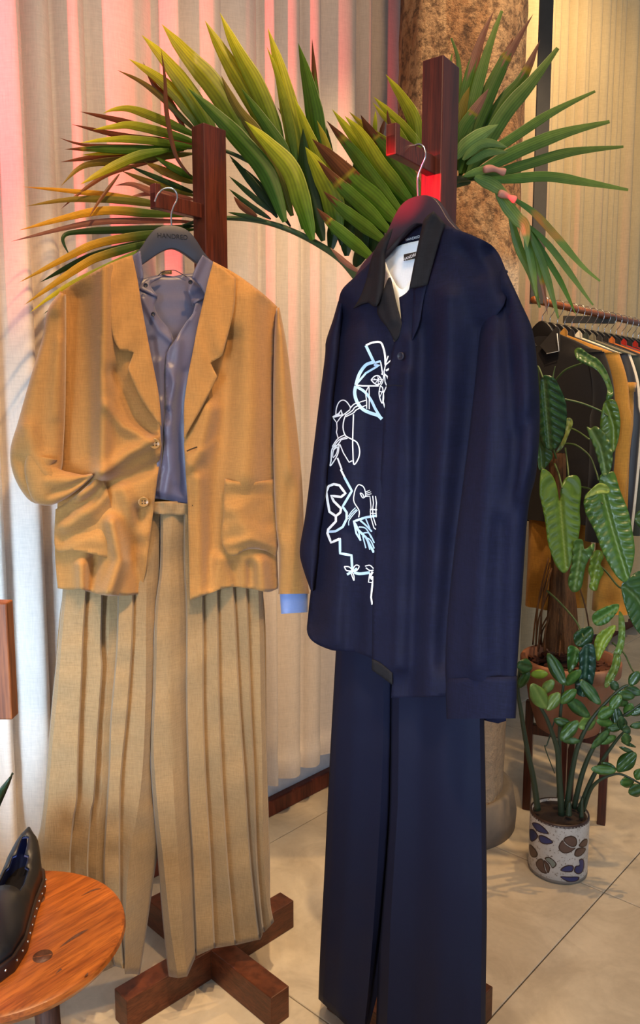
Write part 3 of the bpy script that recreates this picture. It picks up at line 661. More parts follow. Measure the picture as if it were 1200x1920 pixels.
right_cols += [([(484, 1095), (487, 1200), (489, 1320), (492, 1450), (494, 1600), (500, 1690), (508, 1735)], 0.006, 0.010)]
right_cols += [([(493, 1095), (497, 1250), (500, 1400), (503, 1500), (506, 1600), (507, 1690), (514, 1728)], -0.010, -0.008)]
loft('leg', right_cols, LP, 60, M['trouser'], tr, extra=wr(22, 0.0014, 5, 40, 120))
wb = panel('waistband', [(284, 941), (284, 941), (318, 941), (354, 945), (354, 945), (352, 966), (352, 966), (318, 966), (286, 962), (286, 962)], LP, [('c', 0.022), ('r', [(300, 940), (302, 966)], 4, -0.003), ('r', [(330, 940), (326, 966)], 4, -0.003)] + wr(23, 0.001, 3, 14, 26), M['trouser'], tr, 4)
panel('back_panel', [(300, 945), (300, 945), (352, 950), (420, 1060), (490, 1095), (500, 1400), (504, 1700), (504, 1700), (440, 1735), (372, 1760), (330, 1765), (330, 1765), (290, 1440), (290, 1440), (262, 1700), (250, 1795), (250, 1795), (150, 1790), (100, 1780), (100, 1780), (80, 1580), (96, 1400), (122, 1095), (200, 1060)], LP, [('c', -0.022)], M['trouser'], tr, 18)

# ------------------------------------------------------------------ navy shirt outfit
ns = thing('overshirt', 'navy linen overshirt with white line drawing print on one front', 'shirt', onplane(735, 1305, RP))
bodyL = [(633, 600), (626, 680), (618, 750), (611, 837), (605, 923), (592, 1039), (583, 1104), (577, 1160)]
folL = [('c', 0.040), ('r', bodyL, 30, -0.034), ('r', [(660, 640), (650, 800), (640, 1000), (625, 1200)], 26, 0.010), ('r', [(690, 700), (680, 900), (672, 1220)], 16, -0.008), ('r', [(710, 860), (695, 1050), (685, 1225)], 14, 0.006), ('r', [(655, 1000), (650, 1215)], 12, -0.008)] + wr(31, 0.0009, 3, 60, 140)
pL = [(733, 432), (733, 432), (700, 485), (670, 515), (642, 542), (634, 570), (632, 603), (632, 603), (626, 680), (618, 750), (611, 837), (605, 923), (592, 1039), (583, 1104), (577, 1160), (576, 1186), (588, 1204), (618, 1218), (640, 1221), (666, 1223), (698, 1235), (698, 1235), (712, 1235), (715, 1100), (722, 900), (738, 740), (741, 650), (741, 650), (722, 590), (718, 545), (722, 480)]
panel('front_panel', pL, RP, folL, M['navy'], ns, 6)
lineE = [(741, 640), (735, 659), (722, 750), (713, 901), (705, 965), (699, 1117), (698, 1234), (697, 1255)]
slv = [(900, 620), (887, 750), (869, 901), (852, 1030), (839, 1160), (835, 1238)]
folR = [('c', 0.046), ('r', [(930, 470), (950, 510), (958, 540)], 22, -0.0340), ('r', slv, 26, -0.016), ('r', [(760, 700), (748, 900), (740, 1250)], 9, 0.0075), ('r', [(800, 620), (790, 900), (775, 1300)], 26, -0.0150), ('r', [(840, 560), (832, 800), (815, 1050), (800, 1300)], 24, 0.0180), ('r', [(770, 640), (765, 900), (755, 1250)], 12, 0.0090), ('r', [(760, 700), (752, 900), (742, 1050), (733, 1240)], 2.2, -0.0035), ('r', [(870, 470), (900, 510)], 16, -0.0090)] + wr(32, 0.0009, 3, 60, 140)
pR = [(813, 400), (813, 400), (835, 421), (887, 442), (926, 464), (944, 496), (956, 530), (956, 530), (945, 570), (925, 600), (908, 640), (893, 750), (878, 901), (860, 1030), (848, 1160), (842, 1306), (842, 1306), (800, 1307), (733, 1309), (733, 1309), (735, 1284), (735, 1284), (719, 1270), (697, 1255), (697, 1255), (699, 1117), (705, 965), (713, 901), (722, 750), (735, 659), (748, 612), (752, 600), (748, 558), (748, 558), (767, 542), (775, 500), (792, 430)]
panel('front_panel', pR, RP, folR, M['navy'], ns, 6)
panel('placket_edge', [(697, 1236), (697, 1236), (712, 1243), (735, 1262), (735, 1262), (735, 1284), (735, 1284), (719, 1272), (697, 1256), (697, 1256)], RP, [('c', 0.050)], M['navycollar'], ns, 5)
# back panel of the shirt, seen inside the neck and below the cuff
panel('back_panel', [(738, 448), (738, 448), (760, 430), (792, 412), (813, 405), (860, 440), (915, 480), (935, 560), (915, 700), (925, 900), (935, 1100), (948, 1352), (948, 1352), (930, 1356), (840, 1330), (735, 1290), (640, 1225), (585, 1190), (585, 1190), (600, 1040), (622, 800), (640, 600), (650, 545), (700, 480)], RP, [('c', -0.030), ('r', bodyL, 30, 0.02)], M['navy'], ns, 16)
panel('neck_band', [(722, 484), (722, 484), (724, 462), (745, 440), (770, 420), (796, 408), (796, 408), (790, 450), (790, 450), (765, 455), (745, 463)], RP, [('c', -0.018)], M['navy'], ns, 7)
text_on('label_lettering', 'HANDRED', 0.0062, RP, 774, 449, -0.014, M['tee'], ns, 0.05); text_on('label_lettering', 'Rio by nature', 0.0038, RP, 774, 456, -0.0135, M['tee'], ns, 0.05)
# collar
panel('collar', [(735, 428), (735, 428), (712, 452), (697, 482), (688, 520), (676, 555), (662, 579), (662, 579), (676, 571), (690, 567), (690, 567), (703, 575), (714, 560), (720, 541), (720, 541), (723, 500), (722, 478), (730, 450)], RP, [('c', 0.046), ('r', [(735, 430), (716, 470), (712, 520), (705, 572)], 10, 0.012), ('r', [(690, 520), (664, 578)], 7, -0.003)], M['navycollar'], ns, 4.5)
panel('collar', [(812, 396), (812, 396), (824, 408), (835, 421), (835, 421), (827, 441), (813, 489), (801, 533), (801, 533), (785, 538), (767, 542), (767, 542), (773, 510), (779, 480), (790, 430), (796, 410)], RP, [('c', 0.058), ('r', [(812, 398), (800, 420), (782, 480), (768, 540)], 8, 0.006), ('r', [(835, 422), (801, 532)], 6, -0.003)], M['navycollar'], ns, 4.5)
panel('facing', [(720, 541), (720, 541), (727, 524), (732, 522), (742, 565), (753, 606), (753, 606), (748, 630), (740, 641), (740, 641), (726, 615), (712, 597), (707, 578)], RP, [('c', 0.048), ('r', [(722, 545), (735, 600)], 9, 0.004)], M['navycollar'], ns, 4.5)
panel('inner_strip', [(776, 536), (776, 536), (800, 533), (800, 533), (792, 570), (786, 605), (776, 630), (772, 632)], RP, [('c', 0.0495)], M['navy'], ns, 5)
button(ns, 752, 668, RP, 0.058, 0.0068, M['navybutton'], M['deboss'])
V, Fc = ribbon_px([([(722, 724), (738, 722), (755, 724)], 1.6, False)], lambda a, b, l: onplane(a, b, RP, 0.056)); obj('placket_stitch', V, Fc, M['navycollar'], ns)
# sleeves
sleeve('sleeve', [(634, 565), (624, 600), (611, 640), (609, 670), (596, 772), (583, 880), (572, 968), (562, 1030), (567, 1062), (582, 1106)],
       [(646, 560), (640, 620), (634, 680), (626, 740), (622, 800), (616, 870), (611, 930), (600, 1000), (596, 1050), (588, 1108)], RP, 0.004, 0.026, M['navy'], ns, folds=wr(33, 0.001, 3, 50, 100))
sleeve('sleeve', [(908, 560), (903, 585), (900, 620), (887, 750), (869, 901), (852, 1030), (839, 1160), (835, 1240), (836, 1278)],
       [(944, 498), (976, 566), (1000, 625), (1010, 720), (1012, 800), (1005, 890), (990, 960), (976, 1160), (968, 1278)], RP, 0.050, [0.012, 0.034, 0.045, 0.048, 0.046, 0.040, 0.034, 0.030], M['navy'], ns, n=36, offs=[0.010, 0.036, 0.054, 0.056, 0.056, 0.056, 0.056],
       folds=[('r', [(945, 560), (955, 700), (965, 860), (960, 960)], 10, -0.016), ('r', [(985, 640), (990, 800), (985, 930)], 14, 0.016), ('r', [(920, 640), (915, 900), (890, 1250)], 16, 0.012), ('r', [(1010, 820), (980, 900), (960, 960)], 10, 0.012), ('r', [(1005, 760), (975, 820)], 10, -0.012), ('r', [(940, 980), (935, 1270)], 14, -0.010)] + wr(34, 0.0012, 3, 50, 110))
cf = sleeve('cuff', [(836, 1272), (836, 1310), (837, 1348)], [(969, 1268), (969, 1310), (967, 1347)], RP, 0.056, 0.031, M['navy'], ns, rows=8, n=30)
tag(cf, 'wide shirt cuff')
# printed line drawing
def surfL(a, b, l):
    Q = np.stack([np.asarray(a, float), np.asarray(b, float)], -1); return onplane(Q[:, 0], Q[:, 1], RP, folds_eval(Q, folL) + l)
def q1(*p): return [(590 + x * 0.15, 620 + y * 0.15) for x, y in p]
def q2(*p): return [(590 + x * 0.15, 880 + y * 0.15) for x, y in p]
white = [(q1((265, 1060), (270, 980), (300, 900), (350, 868), (400, 890), (450, 960)), 2.0, True), (q1((225, 1082), (310, 1060), (345, 1050), (330, 995), (300, 1040), (225, 1082)), 3.4, False), (q1((235, 1095), (275, 1150), (330, 1075), (445, 985)), 2.0, False),
         (q1((275, 1150), (280, 1220), (272, 1270), (292, 1340)), 2.0, False), (q1((395, 1040), (365, 1120), (355, 1220), (385, 1310), (460, 1355), (530, 1400), (562, 1500), (545, 1600), (490, 1670), (478, 1500), (475, 1360), (485, 1045)), 2.2, True),
         (q1((440, 975), (490, 920), (540, 905)), 2.0, True), (q1((390, 1055), (470, 1000), (500, 960), (560, 930)), 2.0, True), (q1((390, 1075), (480, 1030), (520, 990), (590, 955)), 2.0, True),
         (q1((220, 1450), (290, 1350), (380, 1300)), 2.0, True), (q1((225, 1470), (300, 1370), (400, 1325)), 2.0, True), (q1((230, 1490), (315, 1390), (330, 1365), (410, 1345)), 2.0, True),
         (q1((315, 1420), (360, 1530), (430, 1645), (470, 1625)), 2.0, False), (q1((305, 1420), (230, 1460), (210, 1520), (205, 1620), (195, 1690), (260, 1600), (295, 1520), (305, 1420)), 2.2, True), (q1((290, 1450), (235, 1500), (230, 1585), (275, 1530), (290, 1450)), 1.8, True),
         (q1((285, 1590), (340, 1740)), 3.2, False), (q2((325, 0), (375, 100)), 3.6, False),
         (q1((640, 185), (720, 150), (820, 145), (860, 220), (880, 320), (885, 430)), 3.6, True), (q1((880, 420), (920, 315)), 2.2, False), (q1((885, 430), (975, 350)), 2.2, False), (q1((890, 500), (975, 455)), 3.4, False),
         (q1((885, 430), (868, 510), (880, 640), (900, 690), (860, 780), (850, 900)), 2.0, False), (q1((870, 540), (905, 570), (935, 655)), 2.6, False), (q1((855, 880), (882, 980)), 2.4, False),
         (q1((705, 615), (750, 570), (800, 565), (835, 620), (800, 675), (750, 660), (705, 615)), 2.2, True), (q1((740, 600), (830, 640)), 1.4, False), (q1((760, 655), (815, 580)), 1.4, False), (q1((790, 565), (795, 675)), 1.4, False), (q1((710, 615), (860, 610)), 1.6, False),
         (q1((820, 690), (805, 780), (820, 860), (845, 905), (862, 840), (850, 720), (820, 690)), 2.0, True), (q1((812, 760), (860, 770)), 1.4, False), (q1((815, 830), (855, 740)), 1.4, False), (q1((830, 540), (860, 560), (850, 640), (820, 690)), 1.6, True), (q1((825, 390), (850, 540)), 2.4, False),
         (q1((515, 680), (600, 690), (800, 690)), 2.6, False), (q1((640, 870), (560, 895), (530, 910)), 1.6, True), (q1((600, 950), (650, 930)), 1.6, False), (q1((650, 880), (640, 780), (665, 715), (680, 720), (682, 980)), 1.8, True), (q1((650, 880), (650, 975)), 1.8, False),
         (q2((265, 585), (185, 530), (165, 420), (145, 280), (175, 210), (240, 185), (310, 200), (385, 300), (330, 345), (205, 330), (240, 400), (330, 490), (320, 540), (265, 585), (265, 650), (170, 750), (160, 800), (205, 915), (310, 870)), 4.6, False),
         (q2((550, 600), (555, 515), (490, 400), (500, 280), (530, 210), (560, 192), (610, 220), (635, 290), (630, 340), (600, 355), (570, 300), (600, 310), (615, 345)), 1.8, True), (q2((635, 285), (690, 260)), 1.4, False), (q2((635, 305), (705, 280)), 1.4, False), (q2((635, 325), (710, 305)), 1.4, False),
         (q2((630, 340), (690, 335), (700, 420), (705, 500), (695, 520), (700, 590), (740, 730), (765, 750)), 1.8, False), (q2((725, 330), (735, 420), (725, 500), (730, 590), (765, 700)), 1.8, False), (q2((760, 335), (772, 420), (765, 500), (772, 600)), 1.8, False), (q2((690, 500), (780, 505)), 2.4, False), (q2((695, 550), (775, 552)), 1.6, False),
         (q2((310, 865), (325, 870)), 3.0, False), (q2((370, 1215), (430, 1220), (470, 1265), (400, 1265), (370, 1215)), 1.8, True), (q2((470, 1265), (510, 1200), (555, 1210), (530, 1260), (470, 1280)), 1.8, True), (q2((455, 1300), (490, 1390), (490, 1330), (470, 1290)), 1.8, True),
         (q2((630, 1210), (690, 1200), (735, 1240)), 2.0, True), (q2((640, 1230), (690, 1265), (735, 1260)), 2.0, True), (q2((690, 1300), (672, 1410), (720, 1415), (735, 1370)), 2.0, False), (q2((725, 1280), (700, 1330), (715, 1370), (735, 1340)), 4.0, True), (q2((725, 1400), (705, 1600), (720, 1690)), 3.2, False)]
blue = [(q1((640, 185), (745, 405)), 5.2, False), (q1((745, 405), (825, 380)), 4.0, False), (q1((740, 430), (810, 430), (640, 530), (520, 670)), 3.8, False), (q1((735, 395), (640, 430), (560, 540), (515, 680)), 6.0, True), (q1((515, 690), (500, 780), (530, 890), (600, 980), (700, 1030), (790, 1060), (840, 1105)), 6.2, True), (q1((530, 705), (620, 760), (700, 860), (760, 980), (830, 1095)), 5.0, True),
        (q2((370, 95), (465, 270), (350, 465), (400, 540), (400, 620), (350, 720), (260, 775), (175, 780)), 4.4, False), (q2((420, 590), (460, 530), (510, 480)), 1.6, True), (q2((420, 620), (470, 550), (525, 500)), 1.6, True), (q2((425, 700), (430, 640), (480, 570), (535, 510)), 1.6, True),
        (q2((770, 580), (640, 600), (490, 650), (545, 760), (640, 850), (740, 1040)), 4.4, False), (q2((490, 650), (520, 800), (575, 890)), 3.4, False), (q2((545, 760), (575, 890)), 2.4, False), (q2((600, 830), (640, 985)), 2.4, False), (q2((650, 870), (690, 1005)), 2.4, False), (q2((570, 640), (640, 700), (715, 780)), 3.2, True), (q2((550, 720), (640, 740), (710, 860)), 2.4, True), (q2((600, 800), (680, 800), (745, 920)), 2.4, True), (q2((640, 850), (700, 890), (745, 990)), 2.4, True), (q2((640, 620), (690, 740)), 2.4, False),
        (q2((315, 870), (318, 1050), (460, 1075), (470, 1260)), 4.6, False), (q2((405, 1315), (530, 1240)), 4.4, False), (q2((490, 1285), (560, 1305), (690, 1290)), 5.2, True)]
for ls, mt, lf, lab in ((white, 'print', 0.0011, None), (blue, 'printblue', 0.0008, 'pale blue brush stroke')):
    for ln_ in ls:
        V1, F1 = ribbon_px([ln_], surfL, lf); o = obj('print_stroke', V1, F1, M[mt], ns)
        if lab: o['label'] = lab

te = thing('t_shirt', 'white t-shirt layered inside the navy overshirt', 't-shirt', onplane(750, 900, RP))
panel('back_panel', [(722, 484), (722, 484), (745, 462), (790, 450), (790, 450), (830, 470), (820, 900), (700, 900), (680, 600), (705, 510)], RP, [('c', -0.008), ('r', [(722, 488), (745, 490), (790, 478)], 2, 0.002)], M['tee'], te, 8)
panel('front_panel', [(719, 484), (719, 484), (727, 506), (740, 530), (753, 543), (763, 535), (780, 505), (795, 470), (795, 470), (830, 480), (815, 900), (690, 900), (690, 560), (705, 510)], RP, [('c', 0.016), ('r', [(720, 490), (745, 560), (752, 610)], 10, 0.006)], M['tee'], te, 7)
lb = panel('neck_label', [(757, 477), (757, 477), (784, 471), (784, 471), (784, 483), (784, 483), (757, 489), (757, 489)], RP, [('c', -0.0035)], M['label'], te, 6, 0.0006)
text_on('label_lettering', 'HANDRED', 0.0072, RP, 771, 483.5, -0.0028, M['tee'], te, 0.20)

nt = thing('trousers', 'plain dark navy wide leg trousers below the navy overshirt', 'trousers', onplane(760, 1900, RP))
E_ = [(735, 1180), (734, 1330), (732, 1500), (727, 1595), (716, 1728), (710, 1769), (706, 1900), (703, 2000)]
lc = [([(632, 1180), (628, 1250), (618, 1430), (609, 1620), (600, 1790), (597, 1873)], -0.016, -0.016), ([(644, 1180), (640, 1250), (630, 1430), (622, 1620), (612, 1790), (606, 1882)], 0.002, 0.006), ([(670, 1180), (666, 1260), (660, 1440), (650, 1640), (640, 1810), (636, 1910)], 0.012, 0.018),
      ([(700, 1180), (698, 1270), (694, 1450), (684, 1660), (672, 1830), (664, 1938)], 0.010, 0.014), ([(720, 1180), (719, 1280), (716, 1460), (704, 1680), (692, 1840), (680, 1952)], 0.012, 0.016), ([(733, 1180), (732, 1330), (729, 1500), (724, 1595), (713, 1728), (704, 1800), (688, 1920), (684, 1958)], 0.004, -0.010)]
loft('leg', lc, RP, 50, M['crepe'], nt, extra=wr(41, 0.0008, 3, 60, 150))
rc = [([(734, 1180), (733, 1330), (731, 1500), (726, 1595), (715, 1728), (710, 1790), (705, 1920), (702, 1985)], 0.006, 0.006), ([(750, 1180), (748, 1330), (746, 1500), (740, 1600), (732, 1740), (728, 1860), (722, 2000)], 0.020, 0.030), ([(790, 1180), (788, 1330), (786, 1500), (782, 1640), (776, 1800), (766, 2034)], 0.012, 0.016),
      ([(830, 1180), (830, 1330), (830, 1500), (828, 1660), (826, 1820), (822, 2070)], 0.018, 0.030), ([(872, 1180), (874, 1330), (876, 1500), (878, 1680), (878, 1850), (876, 2104)], 0.014, 0.020), ([(896, 1180), (899, 1330), (902, 1500), (904, 1690), (902, 1860), (900, 2120)], 0.004, 0.006), ([(903, 1180), (908, 1350), (911, 1500), (913, 1700), (911, 1860), (909, 2126)], -0.016, -0.014)]
loft('leg', rc, RP, 56, M['crepe'], nt, extra=wr(42, 0.0008, 3, 60, 150))
panel('back_panel', [(636, 1180), (636, 1180), (900, 1180), (900, 1180), (908, 1500), (908, 1860), (905, 2090), (905, 2090), (820, 2040), (740, 1985), (740, 1985), (735, 1800), (725, 1800), (690, 1930), (690, 1930), (604, 1868), (604, 1868), (616, 1600)], RP, [('c', -0.022)], M['crepe'], nt, 20)

# ------------------------------------------------------------------ palm fronds tied behind the stands
YP = ([0, 60, 200, 365, 430, 560, 660, 780, 860, 1000, 1180], [1.58, 1.60, 1.70, 1.815, 1.82, 1.80, 1.74, 1.60, 1.58, 1.62, 1.68])
def Yp(px): return np.interp(px, *YP)
G = dict(g=((50, 92, 22), (92, 130, 28)), b=((70, 112, 22), (224, 222, 44)), y=((70, 96, 30), (212, 164, 40)), d=((34, 60, 24), (48, 78, 26)), o=((84, 96, 34), (150, 128, 44)), br=((98, 56, 30), (124, 72, 40)), p=((150, 100, 84), (160, 112, 92)), l=((112, 146, 74), (146, 168, 92)), f=((82, 120, 50), (128, 152, 72)), gb=((84, 120, 26), (112, 66, 30)), fb=((88, 122, 46), (150, 104, 84)), yb=((96, 130, 28), (212, 194, 44)))  # b: yellow tips, lightened further to paint in the light on them
def leaflet(parent, pts, w, c, lay=0.0, fold=0.35, tipw=0.0, curl=0.0, dry=0.0):
    path = catmull([(x, y, 0) for x, y in pts], 9)[:, :2]; n = len(path)
    d = np.r_[0, np.cumsum(np.linalg.norm(np.diff(path, axis=0), axis=1))]; s = d / d[-1]
    t = np.gradient(path, axis=0); t /= np.linalg.norm(t, axis=1)[:, None] + 1e-9; nn = np.stack([-t[:, 1], t[:, 0]], -1)
    prof = np.interp(s, [0, 0.08, 0.3, 0.6, 0.85, 1], [0.25, 0.6, 1.0, 0.95, 0.5, tipw])
    us = np.linspace(-1, 1, 13); V, C = [], []
    c0 = np.array(srgb(*G[c][0])[:3]); c1 = np.array(srgb(*G[c][1])[:3]); gold = np.array(srgb(206, 178, 52)[:3])
    k0 = random.uniform(0.85, 1.15); dry = dry + random.uniform(-0.14, 0.14)
    for i in range(n):
        k = s[i]
        if c in ('gb', 'fb'): m = 1.0 if k > 0.70 - dry else 0.0
        elif c == 'y': m = min(1, max(0, (k - 0.30) / 0.25))
        else: m = min(1, max(0, k * 1.25 - 0.15)) ** 1.4
        for u in us:
            p = path[i] + nn[i] * u * w / 2 * prof[i]
            fz = -abs(u) * fold * w * prof[i] * 0.5 / 900 + 0.0009 * (1 if round(u * 6) % 2 else -1) * prof[i] * min(1, w / 16)
            Y = Yp(p[0]) - lay + curl * (k - 0.4) ** 2 - fz
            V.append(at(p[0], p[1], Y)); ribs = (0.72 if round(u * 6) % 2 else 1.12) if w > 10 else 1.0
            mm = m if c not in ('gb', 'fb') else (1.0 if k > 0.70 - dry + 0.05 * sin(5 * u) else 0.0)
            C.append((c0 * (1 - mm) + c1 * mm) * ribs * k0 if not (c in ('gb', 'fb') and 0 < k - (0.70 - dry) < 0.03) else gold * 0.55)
    m = len(us)
    Fc = [[i * m + j, i * m + j + 1, (i + 1) * m + j + 1, (i + 1) * m + j] for i in range(n - 1) for j in range(m - 1)]
    return obj('leaflet', V, Fc, M['palm'], parent, True, None, np.clip(np.array(C), 0, 1))
b0 = at(560, 440, 1.8)
pa = thing('palm_frond', 'large arching palm frond spreading behind the left clothes stand', 'palm frond', b0, 'palm fronds')
LV = [  # (points base -> tip, width, colour, layer)
 ([(365, 398), (230, 370), (150, 360), (42, 350)], 12, 'y', 0), ([(365, 392), (230, 376), (134, 374), (47, 387)], 14, 'o', .01), ([(365, 403), (290, 401), (182, 396), (35, 432)], 17, 'y', 0.01), ([(365, 416), (248, 414), (158, 420), (20, 453)], 12, 'p', 0), ([(365, 424), (290, 429), (155, 434), (118, 446), (134, 485)], 15, 'd', .01),
 ([(365, 430), (290, 438), (188, 455), (130, 480), (35, 530)], 17, 'y', .02), ([(330, 442), (275, 455), (164, 484), (74, 530)], 17, 'd', 0), ([(310, 448), (200, 477), (150, 500), (45, 572)], 17, 'y', .03), ([(300, 455), (230, 487), (119, 541), (55, 587)], 14, 'yb', .03), ([(250, 490), (150, 540), (80, 590)], 10, 'd', -.01),
 ([(300, 300), (215, 322), (165, 350), (113, 393)], 9, 'br', .0), ([(224, 326), (188, 374), (167, 407)], 7, 'br', .03), ([(362, 288), (240, 300), (176, 306), (145, 318), (113, 350)], 17, 'o', .0), ([(317, 281), (260, 292), (205, 316), (150, 346)], 20, 'yb', .04), ([(345, 282), (260, 284), (188, 293), (113, 304)], 15, 'br', -.01), ([(345, 279), (270, 281), (212, 286), (150, 291)], 12, 'b', .01),
 ([(350, 279), (260, 281), (179, 279), (120, 280)], 17, 'gb', .02), ([(300, 275), (200, 274), (149, 270), (110, 258)], 8, 'br', .0), ([(362, 275), (260, 262), (200, 262), (150, 268)], 15, 'b', .03), ([(365, 272), (314, 265), (230, 255), (134, 233)], 13, 'br', .0), ([(368, 268), (320, 252), (248, 235), (210, 238), (174, 243)], 18, 'b', .03), ([(345, 262), (280, 242), (224, 226), (149, 209)], 13, 'br', -.01), ([(370, 256), (305, 226), (248, 205), (215, 205), (192, 213)], 18, 'b', .03),
 ([(372, 250), (340, 220), (300, 180), (262, 152), (219, 131)], 12, 'o', -.01), ([(385, 262), (360, 214), (306, 154), (241, 110)], 24, 'b', .0), ([(410, 275), (370, 195), (309, 112), (265, 65)], 32, 'b', .01), ([(468, 290), (436, 215), (396, 155), (348, 100), (303, 45)], 42, 'b', .02), ([(350, 250), (318, 190), (290, 160), (268, 116)], 12, 'br', -.02),
 ([(528, 300), (500, 235), (462, 170), (421, 103), (384, 38)], 36, 'b', .0), ([(536, 330), (514, 245), (484, 165), (442, 88), (412, 23)], 34, 'b', .01), ([(534, 416), (500, 325), (446, 258), (405, 215), (352, 165)], 36, 'g', .04), ([(548, 405), (515, 320), (480, 250), (444, 202), (414, 140)], 28, 'o', .02), ([(585, 440), (560, 345), (526, 276), (482, 208), (451, 164)], 30, 'g', .02), ([(586, 450), (566, 380), (545, 318), (502, 268), (458, 226)], 38, 'b', .05),
 ([(570, 430), (562, 335), (552, 250), (528, 140), (502, 52)], 38, 'b', .01), ([(560, 330), (540, 220), (520, 140), (500, 87)], 16, 'b', .02), ([(608, 400), (600, 300), (590, 215), (572, 130), (559, 80)], 36, 'g', .0), ([(602, 400), (600, 280), (592, 180), (585, 72)], 17, 'gb', -.01), ([(625, 440), (600, 310), (572, 234), (549, 178)], 24, 'b', .02), ([(634, 440), (622, 368), (598, 318), (572, 275)], 42, 'b', .05), ([(606, 452), (586, 380), (572, 310), (568, 240)], 32, 'd', .03), ([(642, 420), (624, 330), (610, 267), (594, 225)], 22, 'yb', .01), ([(640, 460), (625, 350), (618, 285), (612, 235)], 22, 'd', -.02),
 ([(650, 480), (648, 410), (642, 360), (650, 300)], 34, 'd', -.02), ([(682, 485), (675, 400), (668, 340), (667, 290)], 32, 'd', -.02), ([(700, 480), (705, 420), (700, 360)], 34, 'd', -.03), ([(620, 470), (628, 420), (640, 370)], 24, 'd', -.02), ([(665, 500), (690, 450), (720, 400)], 30, 'd', -.03),
 ([(520, 408), (480, 352), (429, 290)], 16, 'd', .0), ([(512, 400), (470, 365), (429, 330)], 11, 'd', .01), ([(508, 411), (468, 385), (429, 354)], 11, 'd', .01), ([(482, 406), (455, 388), (438, 368)], 13, 'br', .02), ([(500, 415), (460, 405), (427, 398)], 9, 'd', .02), ([(545, 425), (505, 370), (470, 330), (432, 300)], 12, 'd', -.01),
 ([(365, 367), (290, 345), (227, 320)], 13, 'o', -.01), ([(365, 343), (310, 322), (269, 302)], 17, 'o', .0), ([(365, 336), (320, 312), (290, 293)], 14, 'g', .01), ([(365, 362), (300, 336), (242, 311)], 11, 'd', .01), ([(365, 384), (300, 366), (250, 346), (215, 348)], 14, 'p', .0), ([(365, 375), (300, 362), (242, 369)], 12, 'p', -.01),
 ([(359, 332), (330, 292), (313, 215), (309, 146), (302, 92)], 9, 'br', .06), ([(560, 330), (545, 250), (520, 200)], 10, 'br', -.02), ([(565, 345), (560, 280), (548, 230)], 8, 'br', -.02)]
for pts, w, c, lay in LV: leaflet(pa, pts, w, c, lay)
rp = catmull([(672, 525), (640, 488), (600, 460), (545, 432), (490, 415), (430, 409), (380, 412), (330, 430), (290, 455)], 6)
v, f = tube(at(rp[:, 0], rp[:, 1], Yp(rp[:, 0]) - 0.005), np.linspace(0.0085, 0.003, len(rp)), 8); obj('rachis', v, f, M['stem'], pa)
rp = catmull([(500, 320), (440, 290), (400, 278), (345, 278), (300, 281)], 6)
v, f = tube(at(rp[:, 0], rp[:, 1], Yp(rp[:, 0])), np.linspace(0.005, 0.002, len(rp)), 8); obj('rachis', v, f, M['stem'], pa)
pb = thing('palm_frond', 'palm frond with brown leaflet tips behind the plum hanger', 'palm frond', at(790, 470, 1.6), 'palm fronds')
RV = [([(800, 330), (784, 272), (776, 224), (753, 181), (723, 139)], 28, 'b', 0), ([(800, 330), (782, 276), (764, 250), (732, 214), (700, 181)], 24, 'b', .01), ([(790, 320), (745, 245), (719, 217), (698, 191)], 16, 'b', .02), ([(800, 380), (732, 296), (699, 256), (676, 215)], 36, 'gb', .02), ([(800, 380), (745, 290), (693, 246), (654, 209)], 24, 'yb', .0), ([(775, 385), (714, 312), (677, 252), (646, 217)], 32, 'b', .03), ([(770, 385), (710, 318), (667, 262), (622, 204)], 26, 'b', .02), ([(760, 410), (710, 349), (660, 282), (612, 226)], 28, 'gb', .04), ([(750, 420), (700, 372), (664, 342), (625, 300), (585, 260)], 40, 'gb', .05),
      ([(735, 440), (688, 393), (634, 343), (595, 300)], 28, 'gb', .06), ([(725, 455), (673, 416), (640, 390), (606, 358)], 26, 'gb', .07), ([(705, 490), (651, 445), (620, 418), (593, 389)], 25, 'gb', .08), ([(672, 510), (645, 490), (619, 464)], 11, 'p', .07), ([(790, 400), (740, 340), (700, 300), (690, 250)], 30, 'g', -.01), ([(740, 440), (700, 400), (670, 370), (640, 330)], 30, 'd', .02), ([(700, 270), (703, 240), (704, 207)], 9, 'b', -.02), ([(780, 320), (770, 260), (760, 210)], 12, 'br', -.03), ([(712, 270), (716, 245), (722, 222)], 9, 'br', -.02), ([(745, 260), (730, 230), (726, 205)], 8, 'br', .05), ([(790, 360), (750, 320), (725, 280)], 34, 'g', .01), ([(780, 390), (735, 350), (705, 330)], 34, 'g', .02)]
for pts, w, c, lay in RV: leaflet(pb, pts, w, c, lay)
rp = catmull([(880, 340), (845, 350), (810, 372), (770, 405), (725, 455), (680, 515)], 6)
v, f = tube(at(rp[:, 0], rp[:, 1], Yp(rp[:, 0]) + 0.015), np.linspace(0.006, 0.008, len(rp)), 8); obj('rachis', v, f, M['stem'], pb)
pc_ = thing('palm_frond', 'fan of narrow palm leaflets sprouting right of the tall post', 'palm frond', at(865, 335, 1.58), 'palm fronds')
